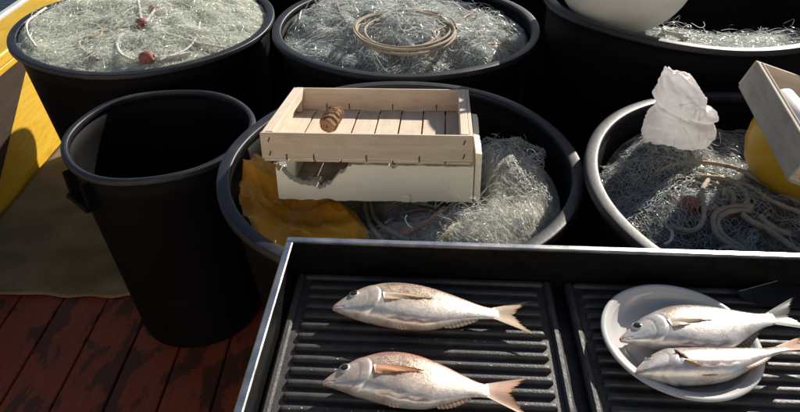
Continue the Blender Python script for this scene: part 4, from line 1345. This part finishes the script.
    if gut:
        r = np.random.default_rng(seed)
        th2 = np.linspace(0, 2 * math.pi, 18, endpoint=False)
        Vv, Qv = lathe([(.0005, -.006), (.006, -.005), (.0085, 0), (.006, .004), (.0005, .0055)], 18, lambda t_: (1 + .25 * np.sin(3 * t_) + .12 * np.sin(5 * t_ + 1), .001 * np.sin(4 * t_)))
        g0 = deform(np.array([L * .30, -Hh * .20, Tk * .42]))
        link('gill_flap', quads('gill_flap', Vv, Qv, M_GILL), root, g0, (-.6, .2, -.9)).scale = (1.5, .28, .5)
        Vv, Qv = lathe([(.0005, -.003), (.006, -.002), (.008, 0), (.006, .003), (.0005, .004)], 18, lambda t_: (1 + .3 * np.sin(2 * t_ + 1) + .12 * np.sin(5 * t_ + 1), .001 * np.sin(4 * t_)))
        link('gill_flap', quads('gill_flap', Vv, Qv, M_FIN_TAN), root, deform(np.array([L * .335, -Hh * .34, Tk * .30])), (-.4, .1, -.5)).scale = (1.2, .5, .5)
    return root

zf = RIBZ
fish('silver bream with tan side fin, upper of two on left griddle', (-.094, .650), (.140, .640), zf + .0205, .232, .080, .040, 31,
     (.68, .45, .33), (.84, .75, .64), (.86, .81, .75), M_FIN_TAN, M_FIN_TAN, tail_len=.22, bend=-.03, droop=.004)
fish('pinkish bream with orange side fin, lower of two on left griddle', (-.095, .520), (.115, .516), zf + .0215, .208, .077, .042, 47,
     (.76, .34, .21), (.86, .69, .58), (.86, .78, .72), M_FIN_ORANGE, M_FIN_RED, tail_len=.25, bend=-.07, droop=.005, head=1.12)
pz = RIBZ + .003
fish('grey silver bream with dark tail, upper fish on the white plate', (.291, .590), (.500, .602), pz + .0195, .216, .080, .038, 63,
     (.46, .48, .48), (.70, .70, .68), (.78, .76, .73), M_FIN_TAN, M_FIN_GREY, tail_len=.24, bend=.04, droop=-.012, head=1.18)
fish('pale bream turned belly up, lower fish on the white plate', (.294, .530), (.484, .545), pz + .0190, .200, .066, .042, 79,
     (.62, .54, .50), (.80, .76, .72), (.84, .80, .77), M_FIN_TAN, M_FIN_RED, tail_len=.24, bend=.05, droop=-.016, belly_up=-.55, gut=True, pect=False)

# ------------------------------------------------------------------ knife lying beside the plate
kz = RIBZ
a, b_ = at(738, 292, kz + .012), at(806, 277, kz + .012)
ka = math.atan2(b_[1] - a[1], b_[0] - a[0])
kn = empty('knife', (a[0], a[1], kz + .0005), (0, 0, ka)); tag(kn, 'broad dark knife lying behind the fish tails on the right griddle', 'knife')
n = 26
V = []
Lk = .20
for i in range(n):
    t = i / (n - 1)
    up = .006 * math.sin(t * math.pi * .55); lo = -.060 * (1 - (1 - t) ** 2.6) ** .8
    xx = t * Lk
    V += [(xx, up, .0118), (xx, up, .0092), (xx, lo, .0016), (xx, lo, .0008)]
F = []
for i in range(n - 1):
    a0 = i * 4; b0 = a0 + 4
    for k_ in range(4): F.append((a0 + k_, a0 + (k_ + 1) % 4, b0 + (k_ + 1) % 4, b0 + k_))
F.append((0, 3, 2, 1)); F.append(((n - 1) * 4, (n - 1) * 4 + 1, (n - 1) * 4 + 2, (n - 1) * 4 + 3))
link('blade', mesh('blade', V, F, M_BLADE), kn)
sp_ = np.array([(t_ * Lk, .006 * math.sin(t_ * math.pi * .55) + .0004, .0124) for t_ in np.linspace(0, 1, 30)])
link('spine_highlight', rope_mesh(sp_, .0008, M_STEEL, 6, twist=False), kn)  # bright steel strip laid on for the highlight along the top edge
box_obj('handle', (Lk + .055, -.014, .0105), (.115, .026, .018), M_HANDLE, kn, .006)

# ------------------------------------------------------------------ loose fish scales stuck on the griddle ribs
r = np.random.default_rng(404)
V, Q = [], []
inv = TM.inverted()
d_ = TD - .022
for i in range(170):
    gx = r.normal(.20, .09); 
    if not .035 < gx < .37: continue
    k_ = r.integers(2, 20)
    yl = -.010 - .011 - .014 - .020 * k_ + r.normal(0, .0012)
    c_ = TM @ Vector((gx, yl, -TH + .0094 + .0068))
    a_ = r.uniform(0, 6.28); rr = r.uniform(.0006, .0014)
    b0 = len(V)
    for j in range(8):
        t_ = a_ + j * math.pi / 4
        V.append((c_.x + rr * math.cos(t_), c_.y + rr * .8 * math.sin(t_), c_.z + .0002 * math.sin(t_ * 2)))
    Q.append(tuple(range(b0, b0 + 8)))
me = mesh('fish_scales', V, Q, M_EYEW)
fs = link('fish_scales', me); md = fs.modifiers.new('thick', 'SOLIDIFY'); md.thickness = .0002
tag(fs, 'tiny loose fish scales scattered over the left griddle ribs', 'fish scales', kind='stuff')
